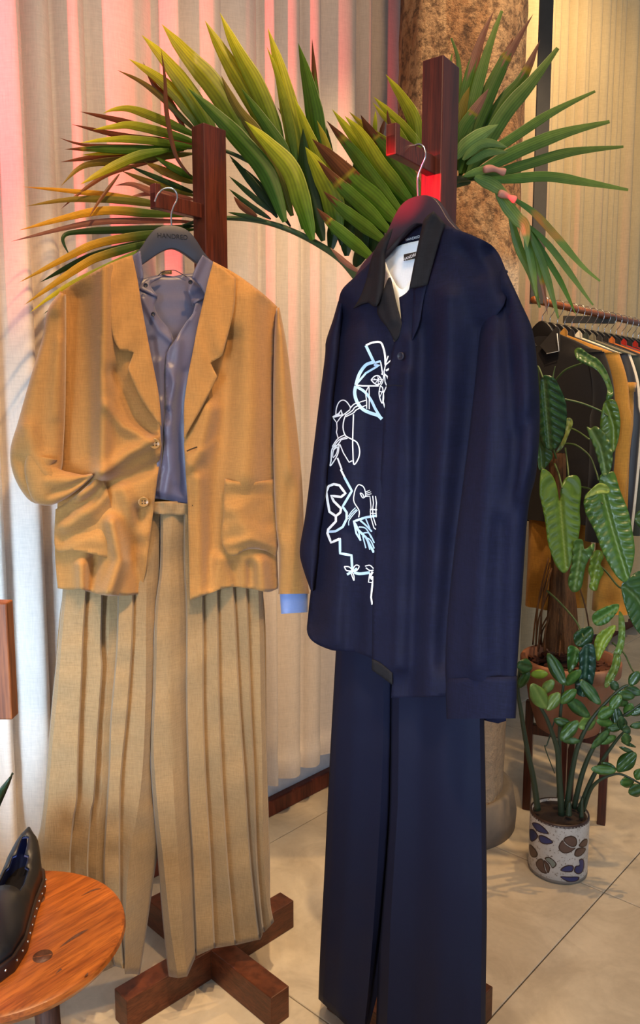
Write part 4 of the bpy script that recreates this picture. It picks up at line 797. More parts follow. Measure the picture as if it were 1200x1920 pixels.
FV = [([(856, 320), (858, 200), (860, 119), (846, 71)], 15, 'f', 0), ([(850, 190), (842, 140), (848, 100)], 8, 'f', -.02), ([(856, 320), (860, 236), (896, 92), (926, 20)], 24, 'fb', .01), ([(862, 325), (877, 236), (911, 107), (941, 20)], 22, 'f', .02), ([(868, 325), (880, 270), (929, 155), (962, 89), (1000, 26)], 22, 'fb', .01), ([(872, 325), (886, 255), (925, 155), (953, 92), (964, 66)], 30, 'fb', .0), ([(880, 320), (900, 260), (944, 190), (980, 146), (1013, 74)], 26, 'fb', -.01), ([(876, 328), (905, 280), (950, 208), (998, 152), (1046, 90)], 30, 'f', .03), ([(857, 300), (862, 230), (869, 195), (881, 161)], 24, 'o', .04), ([(855, 280), (868, 240), (887, 212), (917, 165)], 22, 'fb', .05), ([(853, 298), (872, 274), (899, 254), (935, 233)], 28, 'l', .07), ([(868, 300), (895, 274), (920, 268), (953, 277)], 18, 'l', .07), ([(875, 308), (905, 290), (926, 285), (954, 285)], 16, 'l', .06), ([(862, 330), (885, 280), (905, 240), (925, 190)], 22, 'g', -.01),
      ([(870, 332), (905, 298), (980, 246), (1040, 208), (1116, 171)], 19, 'f', .02), ([(875, 334), (905, 318), (974, 282), (1055, 250), (1143, 228)], 26, 'f', .04), ([(880, 336), (944, 321), (995, 306), (1070, 285), (1169, 275)], 20, 'f', .03), ([(890, 338), (950, 336), (1025, 331), (1100, 342), (1178, 356)], 20, 'f', .05), ([(870, 330), (899, 321), (920, 318), (945, 321)], 16, 'l', .07),
      ([(890, 332), (920, 345), (940, 358), (955, 370)], 25, 'l', .08), ([(930, 358), (950, 385), (970, 410), (984, 425), (989, 465)], 26, 'l', .07), ([(955, 368), (1000, 398), (1040, 440), (1090, 497), (1125, 527)], 15, 'f', .05), ([(985, 418), (1015, 445), (1045, 480), (1097, 552), (1112, 572)], 13, 'f', .04), ([(995, 430), (1022, 480), (1052, 530), (1081, 592)], 12, 'g', .03), ([(988, 425), (1010, 475), (1027, 525), (1047, 597)], 15, 'f', .05), ([(986, 425), (1000, 470), (1015, 520), (1027, 592)], 11, 'fb', .03), ([(955, 395), (962, 425), (975, 470), (995, 512), (1012, 577)], 17, 'f', .02), ([(985, 425), (990, 460), (998, 500), (1006, 556)], 16, 'f', .04)]
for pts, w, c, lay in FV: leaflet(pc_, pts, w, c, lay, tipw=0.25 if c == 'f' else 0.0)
for pts in ([(908, 318), (922, 316), (936, 320), (946, 323)], [(936, 362), (948, 366), (958, 371), (966, 375)]):
    r = catmull(pts, 4); v, f = tube(at(r[:, 0], r[:, 1], Yp(r[:, 0]) - 0.085), [0.006 + 0.0012 * sin(7 * i) for i in range(len(r))], 9); obj('leaflet_knot', v, f, plain('dry_pink_knot', srgb(190, 128, 108), 0.8), pc_)
v, f = tube(at(np.array([845, 860, 890, 930]), np.array([345, 336, 334, 345]), np.array([1.6, 1.58, 1.56, 1.54])), [0.007, 0.007, 0.005, 0.003], 8); obj('rachis', v, f, M['stem'], pc_)

# ------------------------------------------------------------------ clothes rail with garments
R0 = np.array([0.709, 2.6, 1.696]); RD = np.array([cos(radians(46.8)), sin(radians(46.8)), 0]); RE = np.array([RD[1], -RD[0], 0])   # RE points to the near side
rk = thing('clothes_rail', 'wooden hanging rail on dark steel bars in front of the sheer curtain', 'clothes rail', (R0 + RD * 0.8) * [1, 1, 0] + [0, 0, 1.68])
v, f = tube([R0 - RD * 0.02 + RD * t for t in np.linspace(0, 1.72, 8)], 0.0115, 14); obj('rail', v, f, M['bamboo'], rk)
for s_ in (0.0, 1.68):
    p = R0 + RD * s_; v, f = boxv((p[0], p[1], 2.6), (0.042, 0.012, 1.83), radians(2)); obj('suspension_bar', v, f, M['steel'], rk, False)
v, f = boxv((1.02, 3.0, 1.682), (0.20, 0.012, 0.026), radians(6)); obj('brace', v, f, M['steel'], rk, False)
def rack_hanger(s_, label):
    p = R0 + RD * s_ - np.array([0, 0, 0.075]); t = thing('clothes_hanger', label, 'hanger', p - np.array([0, 0, 0.13]), 'black hangers on the rail')
    hk = [p + np.array([0, 0, z]) + RE * x for x, z in ((0, 0), (0, 0.028), (0.012, 0.045), (0.021, 0.068), (0.014, 0.087), (-0.004, 0.092), (-0.018, 0.08), (-0.02, 0.066))]
    v, f = tube(catmull(hk, 5), 0.0014, 6); obj('hook', v, f, M['chrome'], t)
    pts = [(-0.21, -0.125), (-0.12, -0.085), (-0.06, -0.045), (-0.03, -0.012), (0, 0), (0.03, -0.012), (0.06, -0.045), (0.12, -0.085), (0.21, -0.125)]
    cp = catmull([p + RE * x + np.array([0, 0, z - 0.012]) for x, z in pts], 3); k = len(cp)
    hts = 0.012 + 0.014 * np.exp(-((np.linspace(-1, 1, k)) / 0.3) ** 2); V = []
    for i in range(k):
        for a, b in ((-1, -1), (1, -1), (1, 1), (-1, 1)): V.append(cp[i] + RD * a * 0.007 + np.array([0, 0, b * hts[i]]))
    Fc = [[i * 4 + j, i * 4 + (j + 1) % 4, (i + 1) * 4 + (j + 1) % 4, (i + 1) * 4 + j] for i in range(k - 1) for j in range(4)] + [[0, 1, 2, 3], [4 * k - 4, 4 * k - 3, 4 * k - 2, 4 * k - 1]]
    bevel(obj('body', V, Fc, M['blackhanger'], t), 0.003); return t
def rack_shirt(s_, label, mat, length=0.70, w=0.235, sl=0.62, seed=0, collar=True, group='garments on the rail', trim=None):
    r = np.random.RandomState(seed); p = R0 + RD * s_ - np.array([0, 0, 0.09]); z3 = np.array([0, 0, 1.0])
    t = thing('hanging_shirt', label, 'shirt', p - z3 * length, group)
    rows, n = 26, 28; V = []; ph = r.rand(4) * 6
    for i in range(rows):
        h = i / (rows - 1); z = -h * length
        hw = 0.055 + (w - 0.055) * min(1, h / 0.11) ** 0.8 if h < 0.11 else w + 0.015 * h
        zt = z if h > 0.11 else -0.02 - 0.11 * length * (h / 0.11) * 1.0
        th = 0.006 + 0.013 * min(1, h * 4)
        for k in range(n):
            a = 2 * pi * k / n; x = hw * cos(a); 
            dz = (0.09 * (1 - h) ** 8) * 0
            fo = 0.006 * sin(cos(a) * 9 + ph[0] + h * 1.5) + 0.004 * sin(cos(a) * 17 + ph[1])
            zz = -0.015 - 0.30 * max(0, abs(x) - 0.055) if i == 0 else min(zt, -0.015 - 0.34 * max(0, abs(x) - 0.05) - 0.004 * i)
            V.append(p + RE * x + z3 * zz - RD * (np.sign(sin(a)) * abs(sin(a)) ** 0.6 * th + fo * min(1, h * 3) * abs(sin(a))))
    Fc = [[i * n + k, i * n + (k + 1) % n, (i + 1) * n + (k + 1) % n, (i + 1) * n + k] for i in range(rows - 1) for k in range(n)]
    obj('body', V, Fc, mat, t)
    for sg in (-1, 1):
        pth = catmull([p + RE * sg * (w - 0.02) - z3 * 0.085 - RD * 0.004, p + RE * sg * (w + 0.012) - z3 * 0.2 - RD * 0.006, p + RE * sg * (w + 0.02) - z3 * 0.4 - RD * 0.01, p + RE * sg * (w + 0.012) - z3 * (0.09 + sl) - RD * 0.012], 6)
        k = len(pth); V = []; m = 12; wd = np.linspace(0.03, 0.046, k); wd[k // 2:] = np.linspace(0.046, 0.036, k - k // 2)
        for i in range(k):
            for q in range(m):
                a = 2 * pi * q / m; V.append(pth[i] + RE * wd[i] * cos(a) + RD * 0.016 * sin(a) * (1 + 0.2 * sin(i * 0.9 + ph[2])))
        Fc = [[i * m + q, i * m + (q + 1) % m, (i + 1) * m + (q + 1) % m, (i + 1) * m + q] for i in range(k - 1) for q in range(m)] + [list(range(m))]
        obj('sleeve', V, Fc, mat, t)
    if collar:
        for sg in (-1, 1):
            q = [(0.006 * sg, -0.055, 0.020), (0.055 * sg, 0.006, 0.004), (0.068 * sg, -0.006, 0.010), (0.078 * sg, -0.075, 0.026), (0.035 * sg, -0.082, 0.028)]
            V = [p + RE * x + z3 * z - RD * d for x, z, d in q]; o = solid(obj('collar', V, [[0, 1, 2, 3, 4]] if sg < 0 else [[4, 3, 2, 1, 0]], trim or mat, t, False), 0.004, 0)
    return t
BK = cloth('black_cotton', srgb(30, 26, 26), 0.10, 300, 0.2, 0.8); BK2 = cloth('black_satin', srgb(26, 24, 28), 0.08, 300, 0.1, 0.5, spec=0.5)
MU = cloth('mustard_linen', srgb(176, 124, 50), 0.1, 200, 0.35); CR = cloth('cream_linen', srgb(226, 214, 192), 0.05, 200, 0.3); GN = cloth('dark_green_cotton', srgb(52, 58, 52), 0.1, 300, 0.2); KH = cloth('grey_khaki_linen', srgb(120, 112, 92), 0.1, 200, 0.3); CH = cloth('charcoal_cotton', srgb(52, 48, 46), 0.1, 300, 0.2); OR = cloth('orange_cotton', srgb(214, 112, 40), 0.08, 300, 0.2); RD_ = cloth('red_cotton', srgb(206, 44, 26), 0.08, 300, 0.2)
RK = [(0.045, BK, 0.64, 'black shirt with pale edged collar, front garment on the rail', 'black hanger at the near end of the rail holding the front black shirt'), (0.10, MU, 0.62, 'mustard linen shirt second on the rail behind the front black one', 'black hanger carrying the mustard linen shirt'), (0.155, BK2, 0.66, 'black shirt between the mustard and cream garments', 'black hanger between the mustard and cream garments'),
      (0.21, CR, 0.66, 'cream linen long sleeved shirt on the rail', 'black hanger carrying the cream shirt'), (0.265, GN, 0.62, 'dark green shirt just behind the cream one', 'black hanger just behind the cream shirt'), (0.32, KH, 0.60, 'grey khaki short shirt on the rail at the right edge', 'black hanger carrying the grey khaki shirt'), (0.375, CH, 0.66, 'charcoal shirt behind the grey khaki one', 'black hanger carrying the charcoal shirt'), (0.43, BK, 0.66, 'black shirt behind the charcoal one on the rail', 'black hanger just behind the charcoal shirt'), (0.485, OR, 0.64, 'orange top on the rail near the red ones', 'black hanger carrying the orange top'), (0.54, BK2, 0.66, 'black shirt between the orange and red tops', 'black hanger between the orange and red tops'),
      (0.595, RD_, 0.64, 'red top nearest the orange one on the rail', 'black hanger carrying the nearer red top'), (0.65, CH, 0.66, 'charcoal shirt between the two red tops', 'black hanger between the two red tops'), (0.705, RD_, 0.64, 'red top farther along the rail', 'black hanger carrying the farther red top'), (0.76, BK, 0.66, 'black shirt past the farther red top', 'black hanger just past the red tops'), (0.815, GN, 0.66, 'dark green shirt farthest along the visible rail', 'black hanger last but one on the visible rail'), (0.87, BK, 0.66, 'black shirt at the far right end of the visible rail', 'black hanger last on the visible rail')]
for i, (s_, m_, L_, lab, hl) in enumerate(RK):
    rack_hanger(s_, hl); t = rack_shirt(s_, lab, m_, L_, (0.208 if i == 0 else 0.226 + 0.006 * (i % 3)), 0.46 if i == 5 else 0.60, i)
    if i == 0:
        p = R0 + RD * s_ - np.array([0, 0, 0.09]); z3 = np.array([0, 0, 1.0])
        V = [p + RE * x + z3 * z + RD * 0.004 for x, z in ((-0.05, -0.02), (0.04, -0.02), (0.045, -0.075), (-0.045, -0.075))]
        tag(solid(obj('neck_label', V, [[0, 1, 2, 3]], cloth('grey_label_cloth', srgb(170, 168, 150), 0.05), t, False), 0.001), 'pale grey neck label')
        v, f = tube([p + RE * x + z3 * z - RD * 0.031 for x, z in ((0.036, -0.083), (0.079, -0.077), (0.070, -0.02))], 0.0014, 6); tag(obj('collar_piping', v, f, M['tee'], t), 'pale piping on the collar edge')
def rack_trousers(s_, label, mat, z0, z1, shift, seed):
    p = R0 + RD * s_; r = np.random.RandomState(seed)
    t = thing('hanging_trousers', label, 'trousers', (p[0], p[1], z1), 'mustard trousers under the rail')
    for sg in (-1, 1):
        V = []; rows, n = 16, 18
        for i in range(rows):
            h = i / (rows - 1); z = z0 + (z1 - z0) * h; cx = shift + sg * (0.055 + 0.012 * h); hw = 0.058 + 0.004 * sin(6 * h + sg)
            for k in range(n):
                a = 2 * pi * k / n; q = p + RE * (cx + hw * cos(a)) + RD * (0.018 * sin(a) + 0.006 * sin(3 * cos(a) * 2 + 2 * h)); V.append((q[0], q[1], z))
        Fc = [[i * n + k, i * n + (k + 1) % n, (i + 1) * n + (k + 1) % n, (i + 1) * n + k] for i in range(rows - 1) for k in range(n)] + [list(range(n)), [(rows - 1) * n + k for k in range(n)][::-1]]
        obj('leg', V, Fc, mat, t)
    v, f = boxv((p + RE * shift)[:2].tolist() + [z0 + 0.012], (0.235, 0.034, 0.03), math.atan2(RE[1], RE[0])); obj('waistband', v, f, mat, t)
rack_trousers(0.072, 'mustard cropped trousers hanging left of the plant trunk', MU, 1.40, 0.655, -0.05, 1)
rack_trousers(0.135, 'mustard cropped trousers hanging right of the plant trunk', MU, 1.40, 0.665, 0.165, 2)

# ------------------------------------------------------------------ philodendron in a terracotta pot on a wooden stand
PC = np.array([0.812, 2.43])
ps = thing('plant_stand', 'dark wooden four legged plant stand under the terracotta pot', 'plant stand', (PC[0], PC[1], 0))
ends = [np.array(q) for q in ((0.700, 2.478), (0.918, 2.38), (0.862, 2.535), (0.766, 2.325))]
for q in ends:
    v, f = boxv((q[0], q[1], 0.19), (0.026, 0.026, 0.38), math.atan2((q - PC)[1], (q - PC)[0])); bevel(obj('leg', v, f, M['stand'], ps, False), 0.002)
for a, b in ((0, 1), (2, 3)):
    m = (ends[a] + ends[b]) / 2; d = ends[b] - ends[a]; v, f = boxv((m[0], m[1], 0.285 if a == 0 else 0.284), (np.linalg.norm(d), 0.022, 0.034), math.atan2(d[1], d[0])); bevel(obj('cross_bar', v, f, M['stand'], ps, False), 0.002)
tp = thing('plant_pot', 'wide terracotta pot with bark chips on the wooden plant stand', 'pot', (PC[0], PC[1], 0.302), 'plant pots')
v, f = lathe([(0.085, 0.0), (0.100, 0.01), (0.128, 0.10), (0.142, 0.19), (0.150, 0.195), (0.156, 0.20), (0.158, 0.235), (0.153, 0.243), (0.143, 0.24), (0.140, 0.20), (0.135, 0.19)], (PC[0], PC[1], 0.302), 48); obj('pot_body', v, f, M['terracotta'], tp)
v, f = lathe([(0.0, 0.205), (0.06, 0.21), (0.141, 0.203)], (PC[0], PC[1], 0.302), 32); obj('soil', v, f[:-1], M['soil'], tp)
r = np.random.RandomState(5); Vs = []
for i in range(90):
    a = r.rand() * 6.28; q = 0.03 + 0.105 * r.rand() ** 0.6; c0 = np.array([PC[0] + q * cos(a), PC[1] + q * sin(a), 0.515 + 0.006 * r.rand()])
    v, f = boxv((0, 0, 0), (0.02 + 0.02 * r.rand(), 0.012 + 0.012 * r.rand(), 0.006 + 0.004 * r.rand())); R_ = Matrix.Rotation(r.rand() * 6.28, 3, 'Z') @ Matrix.Rotation(r.randn() * 0.5, 3, 'X')
    Vs.append(((np.array(R_) @ v.T).T * (1 + 0.15 * r.randn(8, 1)) + c0, f))
v, f = merge(Vs); ch = obj('bark_chips', v, f, M['chip'], tp, False); ch['kind'] = 'stuff'
ph = thing('philodendron', 'tall leafy philodendron with a fibrous trunk in the terracotta pot', 'plant', (PC[0], PC[1], 0.51))
tr0 = at(1052, 1215, 2.43); tr1 = at(1048, 850, 2.43); rows = 40; V = []; n = 26
for i in range(rows):
    h = i / (rows - 1); c0 = tr0 * (1 - h) + tr1 * h + np.array([0.006 * sin(h * 5), 0, 0]); rr = 0.020 * (1 - h) ** 4 + 0.034 - 0.012 * h
    for k in range(n):
        a = 2 * pi * k / n; q = rr * (1 + 0.15 * sin(a * 7 + h * 3) + 0.12 * sin(a * 13 - h * 7)); V.append(c0 + np.array([q * cos(a), q * sin(a), 0]))
Fc = [[i * n + k, i * n + (k + 1) % n, (i + 1) * n + (k + 1) % n, (i + 1) * n + k] for i in range(rows - 1) for k in range(n)]
obj('trunk', V, Fc, M['bark'], ph)
roots = []
for i in range(16):
    a = r.rand() * 6.28; h0 = 0.05 + 0.45 * r.rand(); p0 = tr0 * (1 - h0) + tr1 * h0 + np.array([0.036 * cos(a), 0.036 * sin(a), 0])
    e = tr0 + np.array([(0.05 + 0.05 * r.rand()) * cos(a), (0.05 + 0.05 * r.rand()) * sin(a), -0.004]); m = (p0 + e) / 2 + 0.012 * np.array([cos(a), sin(a), 0])
    v, f = tube(catmull([p0, m, e], 5), 0.0026, 6); obj('aerial_root', v, f, M['bark'], ph)
FP = {}
def big_leaf(pts, mid, Y, c, tilt=(0, 0), vein=0.0025, ruffle=0.0, cup=0.0, parent=ph, name='leaf', res=4.0, freq=17.0, mat='leaf', edge=None):
    P = (np.array([0.0, Y]), np.array([0.0, -1.0])); B = np.array(pts, float); ctr = B.mean(0)
    outl = smooth_outline(pts, res); ln = catmull(mid, 6)
    lo, hi = outl.min(0), outl.max(0)
    gx, gy = np.meshgrid(np.arange(lo[0], hi[0], res), np.arange(lo[1], hi[1], res * 0.87)); gx[1::2] += res / 2
    g = np.stack([gx.ravel(), gy.ravel()], -1); g = g[inside(g, outl)]
    if len(g): d, *_ = seg_dist(g, np.vstack([outl, outl[:1]])); g = g[d > res * 0.5]
    md = ln[inside(ln, outl)]
    pts2 = np.vstack([outl, g]); nB = len(outl)
    v, e, f, *_ = delaunay_2d_cdt([Vector(p) for p in pts2], [(i, (i + 1) % nB) for i in range(nB)], [], 1, 1e-5)
    Q = np.array([[p.x, p.y] for p in v]); d, sd, a, L = seg_dist(Q, ln)
    wmax = max(d.max(), 8)
    off = tilt[0] * (Q[:, 0] - ctr[0]) + tilt[1] * (Q[:, 1] - ctr[1])
    off += -0.010 * np.exp(-(d / 3.5) ** 2) + vein * np.sin((a - 0.7 * d) / freq * 2 * pi) * np.clip(d / wmax * 2.0, 0, 1) - cup * (d / wmax) ** 2 + ruffle * np.sin(a / 16.0 * 2 * pi + sd * 1.3) * (d / wmax) ** 2
    W = onplane(Q[:, 0], Q[:, 1], P, off)
    Fc = []
    for t in f:
        t = list(t); nn = np.cross(W[t[1]] - W[t[0]], W[t[2]] - W[t[0]]); Fc.append(t if nn[1] < 0 else t[::-1])
    c0 = np.array(srgb(*c)[:3]); rib = np.array(srgb(min(255, c[0] + 60), min(255, c[1] + 50), min(255, c[2] + 40))[:3])
    k = np.exp(-(d / 2.2) ** 2)[:, None]; vv = (0.5 + 0.5 * np.sin((a - 0.7 * d) / freq * 2 * pi))[:, None]
    col = (c0 * (0.92 + 0.16 * vv)) * (1 - 0.75 * k) + rib * 0.75 * k
    return solid(obj(name, W, Fc, M[mat], parent, True, None, np.clip(col, 0, 1)), 0.0008)
DG = (34, 72, 32); MG = (62, 98, 36); LG = (92, 124, 42); YG = (128, 150, 44); TG = (18, 58, 44)
big_leaf([(1015, 707), (1035, 706), (1050, 727), (1062, 760), (1061, 800), (1050, 832), (1032, 845), (1015, 827), (1010, 795), (1011, 745)], [(1020, 712), (1024, 760), (1031, 842)], 2.26, DG, (0.0006, 0), 0.004, cup=0.03)
big_leaf([(1004, 812), (1016, 825), (1036, 850), (1030, 868), (1012, 882), (1007, 848)], [(1006, 815), (1014, 845), (1016, 876)], 2.30, MG)
big_leaf([(1058, 788), (1070, 784), (1074, 795), (1066, 815), (1056, 838), (1042, 850), (1052, 830), (1060, 810)], [(1068, 788), (1060, 815), (1046, 848)], 2.30, (112, 128, 62), res=4)
big_leaf([(1077, 657), (1088, 652), (1104, 664), (1122, 674), (1138, 698), (1149, 730), (1147, 746), (1136, 749), (1139, 732), (1132, 712), (1119, 694), (1100, 684), (1084, 676)], [(1078, 658), (1106, 674), (1130, 696), (1144, 735)], 2.24, MG, (0.0004, 0.0004), 0.004, res=4.5, freq=10)
big_leaf([(1135, 752), (1154, 752), (1163, 785), (1160, 822), (1150, 848), (1140, 838), (1126, 804), (1127, 778)], [(1136, 756), (1150, 800), (1150, 844)], 2.36, (74, 104, 30), (0.0005, 0), 0.002)
big_leaf([(1100, 800), (1108, 803), (1118, 799), (1136, 816), (1148, 846), (1146, 878), (1131, 894), (1122, 866), (1114, 840), (1105, 818)], [(1108, 802), (1126, 840), (1136, 888)], 2.28, (72, 104, 50), (0.0008, 0), 0.003, 0.008)
big_leaf([(1015, 882), (1030, 885), (1042, 905), (1049, 941), (1049, 941), (1052, 915), (1062, 895), (1082, 892), (1090, 912), (1087, 955), (1088, 985), (1080, 1029), (1062, 1073), (1043, 1061), (1028, 1020), (1023, 983), (1018, 955), (1012, 925)], [(1050, 930), (1054, 985), (1062, 1070)], 2.27, (84, 118, 40), (0, 0.0003), 0.0022, 0.006)
big_leaf([(1125, 892), (1140, 886), (1152, 886), (1163, 920), (1177, 955), (1184, 985), (1190, 1037), (1177, 1088), (1158, 1083), (1132, 1040), (1116, 998), (1098, 962), (1095, 935), (1106, 920), (1122, 918)], [(1126, 905), (1146, 985), (1176, 1084)], 2.25, (68, 104, 36), (0.0003, 0.0003), 0.0022, 0.006)
big_leaf([(1096, 936), (1106, 920), (1124, 906), (1140, 912), (1142, 924), (1124, 926), (1108, 930)], [(1098, 934), (1120, 918), (1140, 918)], 2.22, (142, 160, 66), res=4)
big_leaf([(1076, 1016), (1092, 1012), (1096, 1030), (1114, 1018), (1112, 1036), (1098, 1062), (1090, 1102), (1074, 1110), (1065, 1092), (1072, 1056)], [(1090, 1020), (1084, 1060), (1076, 1108)], 2.24, (70, 106, 44), (0, 0), 0.004, 0.008, res=4.5)
big_leaf([(1112, 1036), (1126, 1032), (1132, 1044), (1126, 1058), (1132, 1072), (1124, 1090), (1118, 1108), (1105, 1102), (1108, 1085), (1103, 1068)], [(1122, 1036), (1116, 1070), (1110, 1104)], 2.30, (110, 136, 40), (0, 0), 0.004, 0.008, res=4.5)
big_leaf([(1165, 1103), (1180, 1082), (1205, 1070), (1235, 1090), (1250, 1140), (1230, 1190), (1204, 1192), (1180, 1158)], [(1170, 1100), (1200, 1130), (1220, 1185)], 2.20, (48, 82, 34), (0, 0.0003), 0.003)
big_leaf([(1111, 1153), (1134, 1138), (1161, 1133), (1154, 1152), (1136, 1170), (1116, 1172)], [(1160, 1136), (1135, 1152), (1112, 1166)], 2.16, (66, 110, 40), (0, 0), 0.005, res=4, freq=9)
big_leaf([(1076, 1190), (1092, 1178), (1110, 1176), (1112, 1200), (1098, 1214), (1080, 1210)], [(1108, 1180), (1092, 1196), (1080, 1206)], 2.20, DG, (0, 0), 0.004, res=4, freq=9)
big_leaf([(1114, 1208), (1124, 1186), (1154, 1172), (1148, 1194), (1133, 1220), (1120, 1240)], [(1152, 1174), (1130, 1200), (1118, 1236)], 2.18, YG, (0, 0), 0.004, res=4, freq=10)
big_leaf([(1086, 1224), (1100, 1208), (1114, 1212), (1117, 1252), (1106, 1300), (1092, 1306), (1080, 1298), (1078, 1270), (1086, 1250)], [(1100, 1212), (1098, 1255), (1092, 1302)], 2.13, TG, (0.0003, 0), 0.003, 0.003, res=4)
big_leaf([(1064, 1216), (1078, 1212), (1090, 1228), (1078, 1250), (1066, 1262)], [(1080, 1214), (1076, 1236), (1068, 1258)], 2.17, (48, 92, 34), res=4)
big_leaf([(1161, 1146), (1170, 1160), (1172, 1195), (1165, 1226), (1150, 1231), (1158, 1205), (1160, 1180)], [(1164, 1150), (1166, 1190), (1156, 1228)], 2.30, (106, 132, 50), res=4)
big_leaf([(1152, 1228), (1164, 1232), (1160, 1256), (1146, 1282), (1134, 1290), (1136, 1270), (1146, 1250)], [(1158, 1232), (1150, 1260), (1136, 1286)], 2.28, (96, 120, 44), res=4)
big_leaf([(1190, 970), (1205, 955), (1235, 970), (1230, 1000), (1200, 990)], [(1192, 972), (1212, 974), (1230, 990)], 2.3, (60, 84, 40), res=5)
def pst(pts, Y, r0=0.0035, r1=0.0025, mat='stem', parent=ph, name='stem'):
    q = catmull(pts, 6); Ys = np.linspace(Y[0], Y[1], len(q)); v, f = tube(at(q[:, 0], q[:, 1], Ys), np.linspace(r0, r1, len(q)), 7); return obj(name, v, f, M[mat], parent)
pst([(1046, 870), (1020, 780), (1008, 690), (1018, 708)], (2.42, 2.26)); pst([(1040, 716), (1060, 694), (1090, 682), (1098, 680)], (2.38, 2.25)); pst([(1036, 712), (1038, 700), (1041, 687)], (2.36, 2.36), 0.003, 0.001); pst([(1055, 748), (1090, 756), (1125, 770), (1140, 780)], (2.40, 2.36)); pst([(1068, 802), (1085, 810), (1105, 824)], (2.41, 2.28))
pst([(1060, 832), (1080, 835), (1105, 855), (1118, 885), (1122, 900)], (2.41, 2.26)); pst([(1040, 870), (1048, 890), (1054, 915)], (2.40, 2.27)); pst([(1060, 840), (1064, 870), (1066, 893)], (2.41, 2.32), 0.003); pst([(1088, 913), (1108, 918), (1118, 932), (1130, 945)], (2.40, 2.25)); pst([(1026, 1108), (1050, 1130), (1080, 1165), (1094, 1195)], (2.38, 2.18)); pst([(1110, 1050), (1135, 1070), (1160, 1100), (1178, 1104)], (2.38, 2.22)); pst([(1148, 1205), (1170, 1225), (1185, 1255), (1200, 1275)], (2.36, 2.2), 0.003, 0.002)
pst([(1060, 990), (1062, 1010), (1066, 1024)], (2.40, 2.26), 0.003)

# ------------------------------------------------------------------ zz plant in a patterned stoneware pot
ZC = np.array([0.698, 2.128]); ZR = 0.0835; ZH = 0.178
zp = thing('plant_pot', 'speckled stoneware pot painted with blue and brown leaves on the floor', 'pot', (ZC[0], ZC[1], 0), 'plant pots')
v, f = lathe([(0.078, 0.0), (0.0815, 0.006), (ZR, 0.014), (ZR, ZH - 0.006), (0.0815, ZH), (0.0765, ZH - 0.002), (0.0755, ZH - 0.03), (0.07, ZH - 0.032)], (ZC[0], ZC[1], 0), 56); obj('pot_body', v, f, M['glaze'], zp)
v, f = lathe([(0.0, ZH - 0.004), (0.03, ZH - 0.002), (0.055, ZH - 0.007), (0.0762, ZH - 0.008)], (ZC[0], ZC[1], 0), 32); obj('soil', v, f[:-1], M['soil'], zp)
v, f = lathe([(0.0785, -0.0), (0.0838, 0.004), (0.0838, 0.010), (0.0825, 0.012)], (ZC[0], ZC[1], 0), 48); obj('foot_ring', v, f, M['ring'], zp)
v, f = lathe([(0.0838, ZH - 0.008), (0.0825, ZH + 0.0006), (0.078, ZH + 0.0002)], (ZC[0], ZC[1], 0), 48); obj('rim', v, f[:-2], M['motifline'], zp)
va = math.atan2(-ZC[1], -ZC[0])
def motif(poly, mat, lift, name='painted_leaf'):
    B = smooth_outline([(float(x), float(y)) for x, y in poly], 9); lo, hi = B.min(0), B.max(0)
    gx, gy = np.meshgrid(np.arange(lo[0], hi[0], 11), np.arange(lo[1], hi[1], 11)); g = np.stack([gx.ravel(), gy.ravel()], -1); g = g[inside(g, B)]
    if len(g): d, *_ = seg_dist(g, np.vstack([B, B[:1]])); g = g[d > 4]
    P2 = np.vstack([B, g]) if len(g) else B; n = len(B)
    v, e, f, *_ = delaunay_2d_cdt([Vector(p) for p in P2], [(i, (i + 1) % n) for i in range(n)], [], 1, 1e-5); W = []
    for p in v:
        u = max(-0.985, min(0.985, (p.x - 617) / 181)); th = va + math.asin(u); yy = p.y + 78 * (1 - math.sqrt(1 - u * u)) - 0
        z = ZH * (1085 - yy) / 385.0; W.append((ZC[0] + (ZR + lift) * cos(th), ZC[1] + (ZR + lift) * sin(th), z))
    W = np.array(W); Fc = []
    for t in f:
        t = list(t); nn = np.cross(W[t[1]] - W[t[0]], W[t[2]] - W[t[0]]); c = W[t[0]] - np.array([ZC[0], ZC[1], W[t[0]][2]]); Fc.append(t if nn @ c > 0 else t[::-1])
    return obj(name, W, Fc, mat, zp)
def motif2(poly, mat):
    c = np.mean(poly, 0); motif(poly, M['motifline'], 0.0005); motif([tuple(c + (np.array(p) - c) * (1 - 7.0 / max(10, np.linalg.norm(np.array(p) - c)))) for p in poly], mat, 0.0009)
def ell(cx, cy, a, b, ang, n=12): return [(cx + a * cos(t) * cos(ang) - b * sin(t) * sin(ang), cy + a * cos(t) * sin(ang) + b * sin(t) * cos(ang)) for t in np.linspace(0, 2 * pi, n, endpoint=False)]
motif2([(455, 722), (490, 710), (530, 730), (560, 765), (510, 770), (480, 758)], M['motifblue']); motif2([(442, 770), (470, 762), (495, 790), (490, 815), (460, 845), (445, 830)], M['motifblue']); motif2([(500, 790), (540, 785), (588, 815), (545, 838), (508, 830)], M['motifblue'])
motif2([(618, 840), (640, 790), (655, 812), (690, 832), (720, 830), (680, 868), (640, 872)], M['motifbrown']); motif2([(645, 782), (680, 757), (715, 762), (726, 795), (716, 822), (690, 826), (660, 808)], M['motifbrown']); motif2([(735, 815), (760, 775), (785, 770), (784, 810), (760, 824)], M['motifbrown']); motif2([(712, 880), (720, 840), (750, 825), (778, 830), (770, 860), (740, 886)], M['motifbrown'])
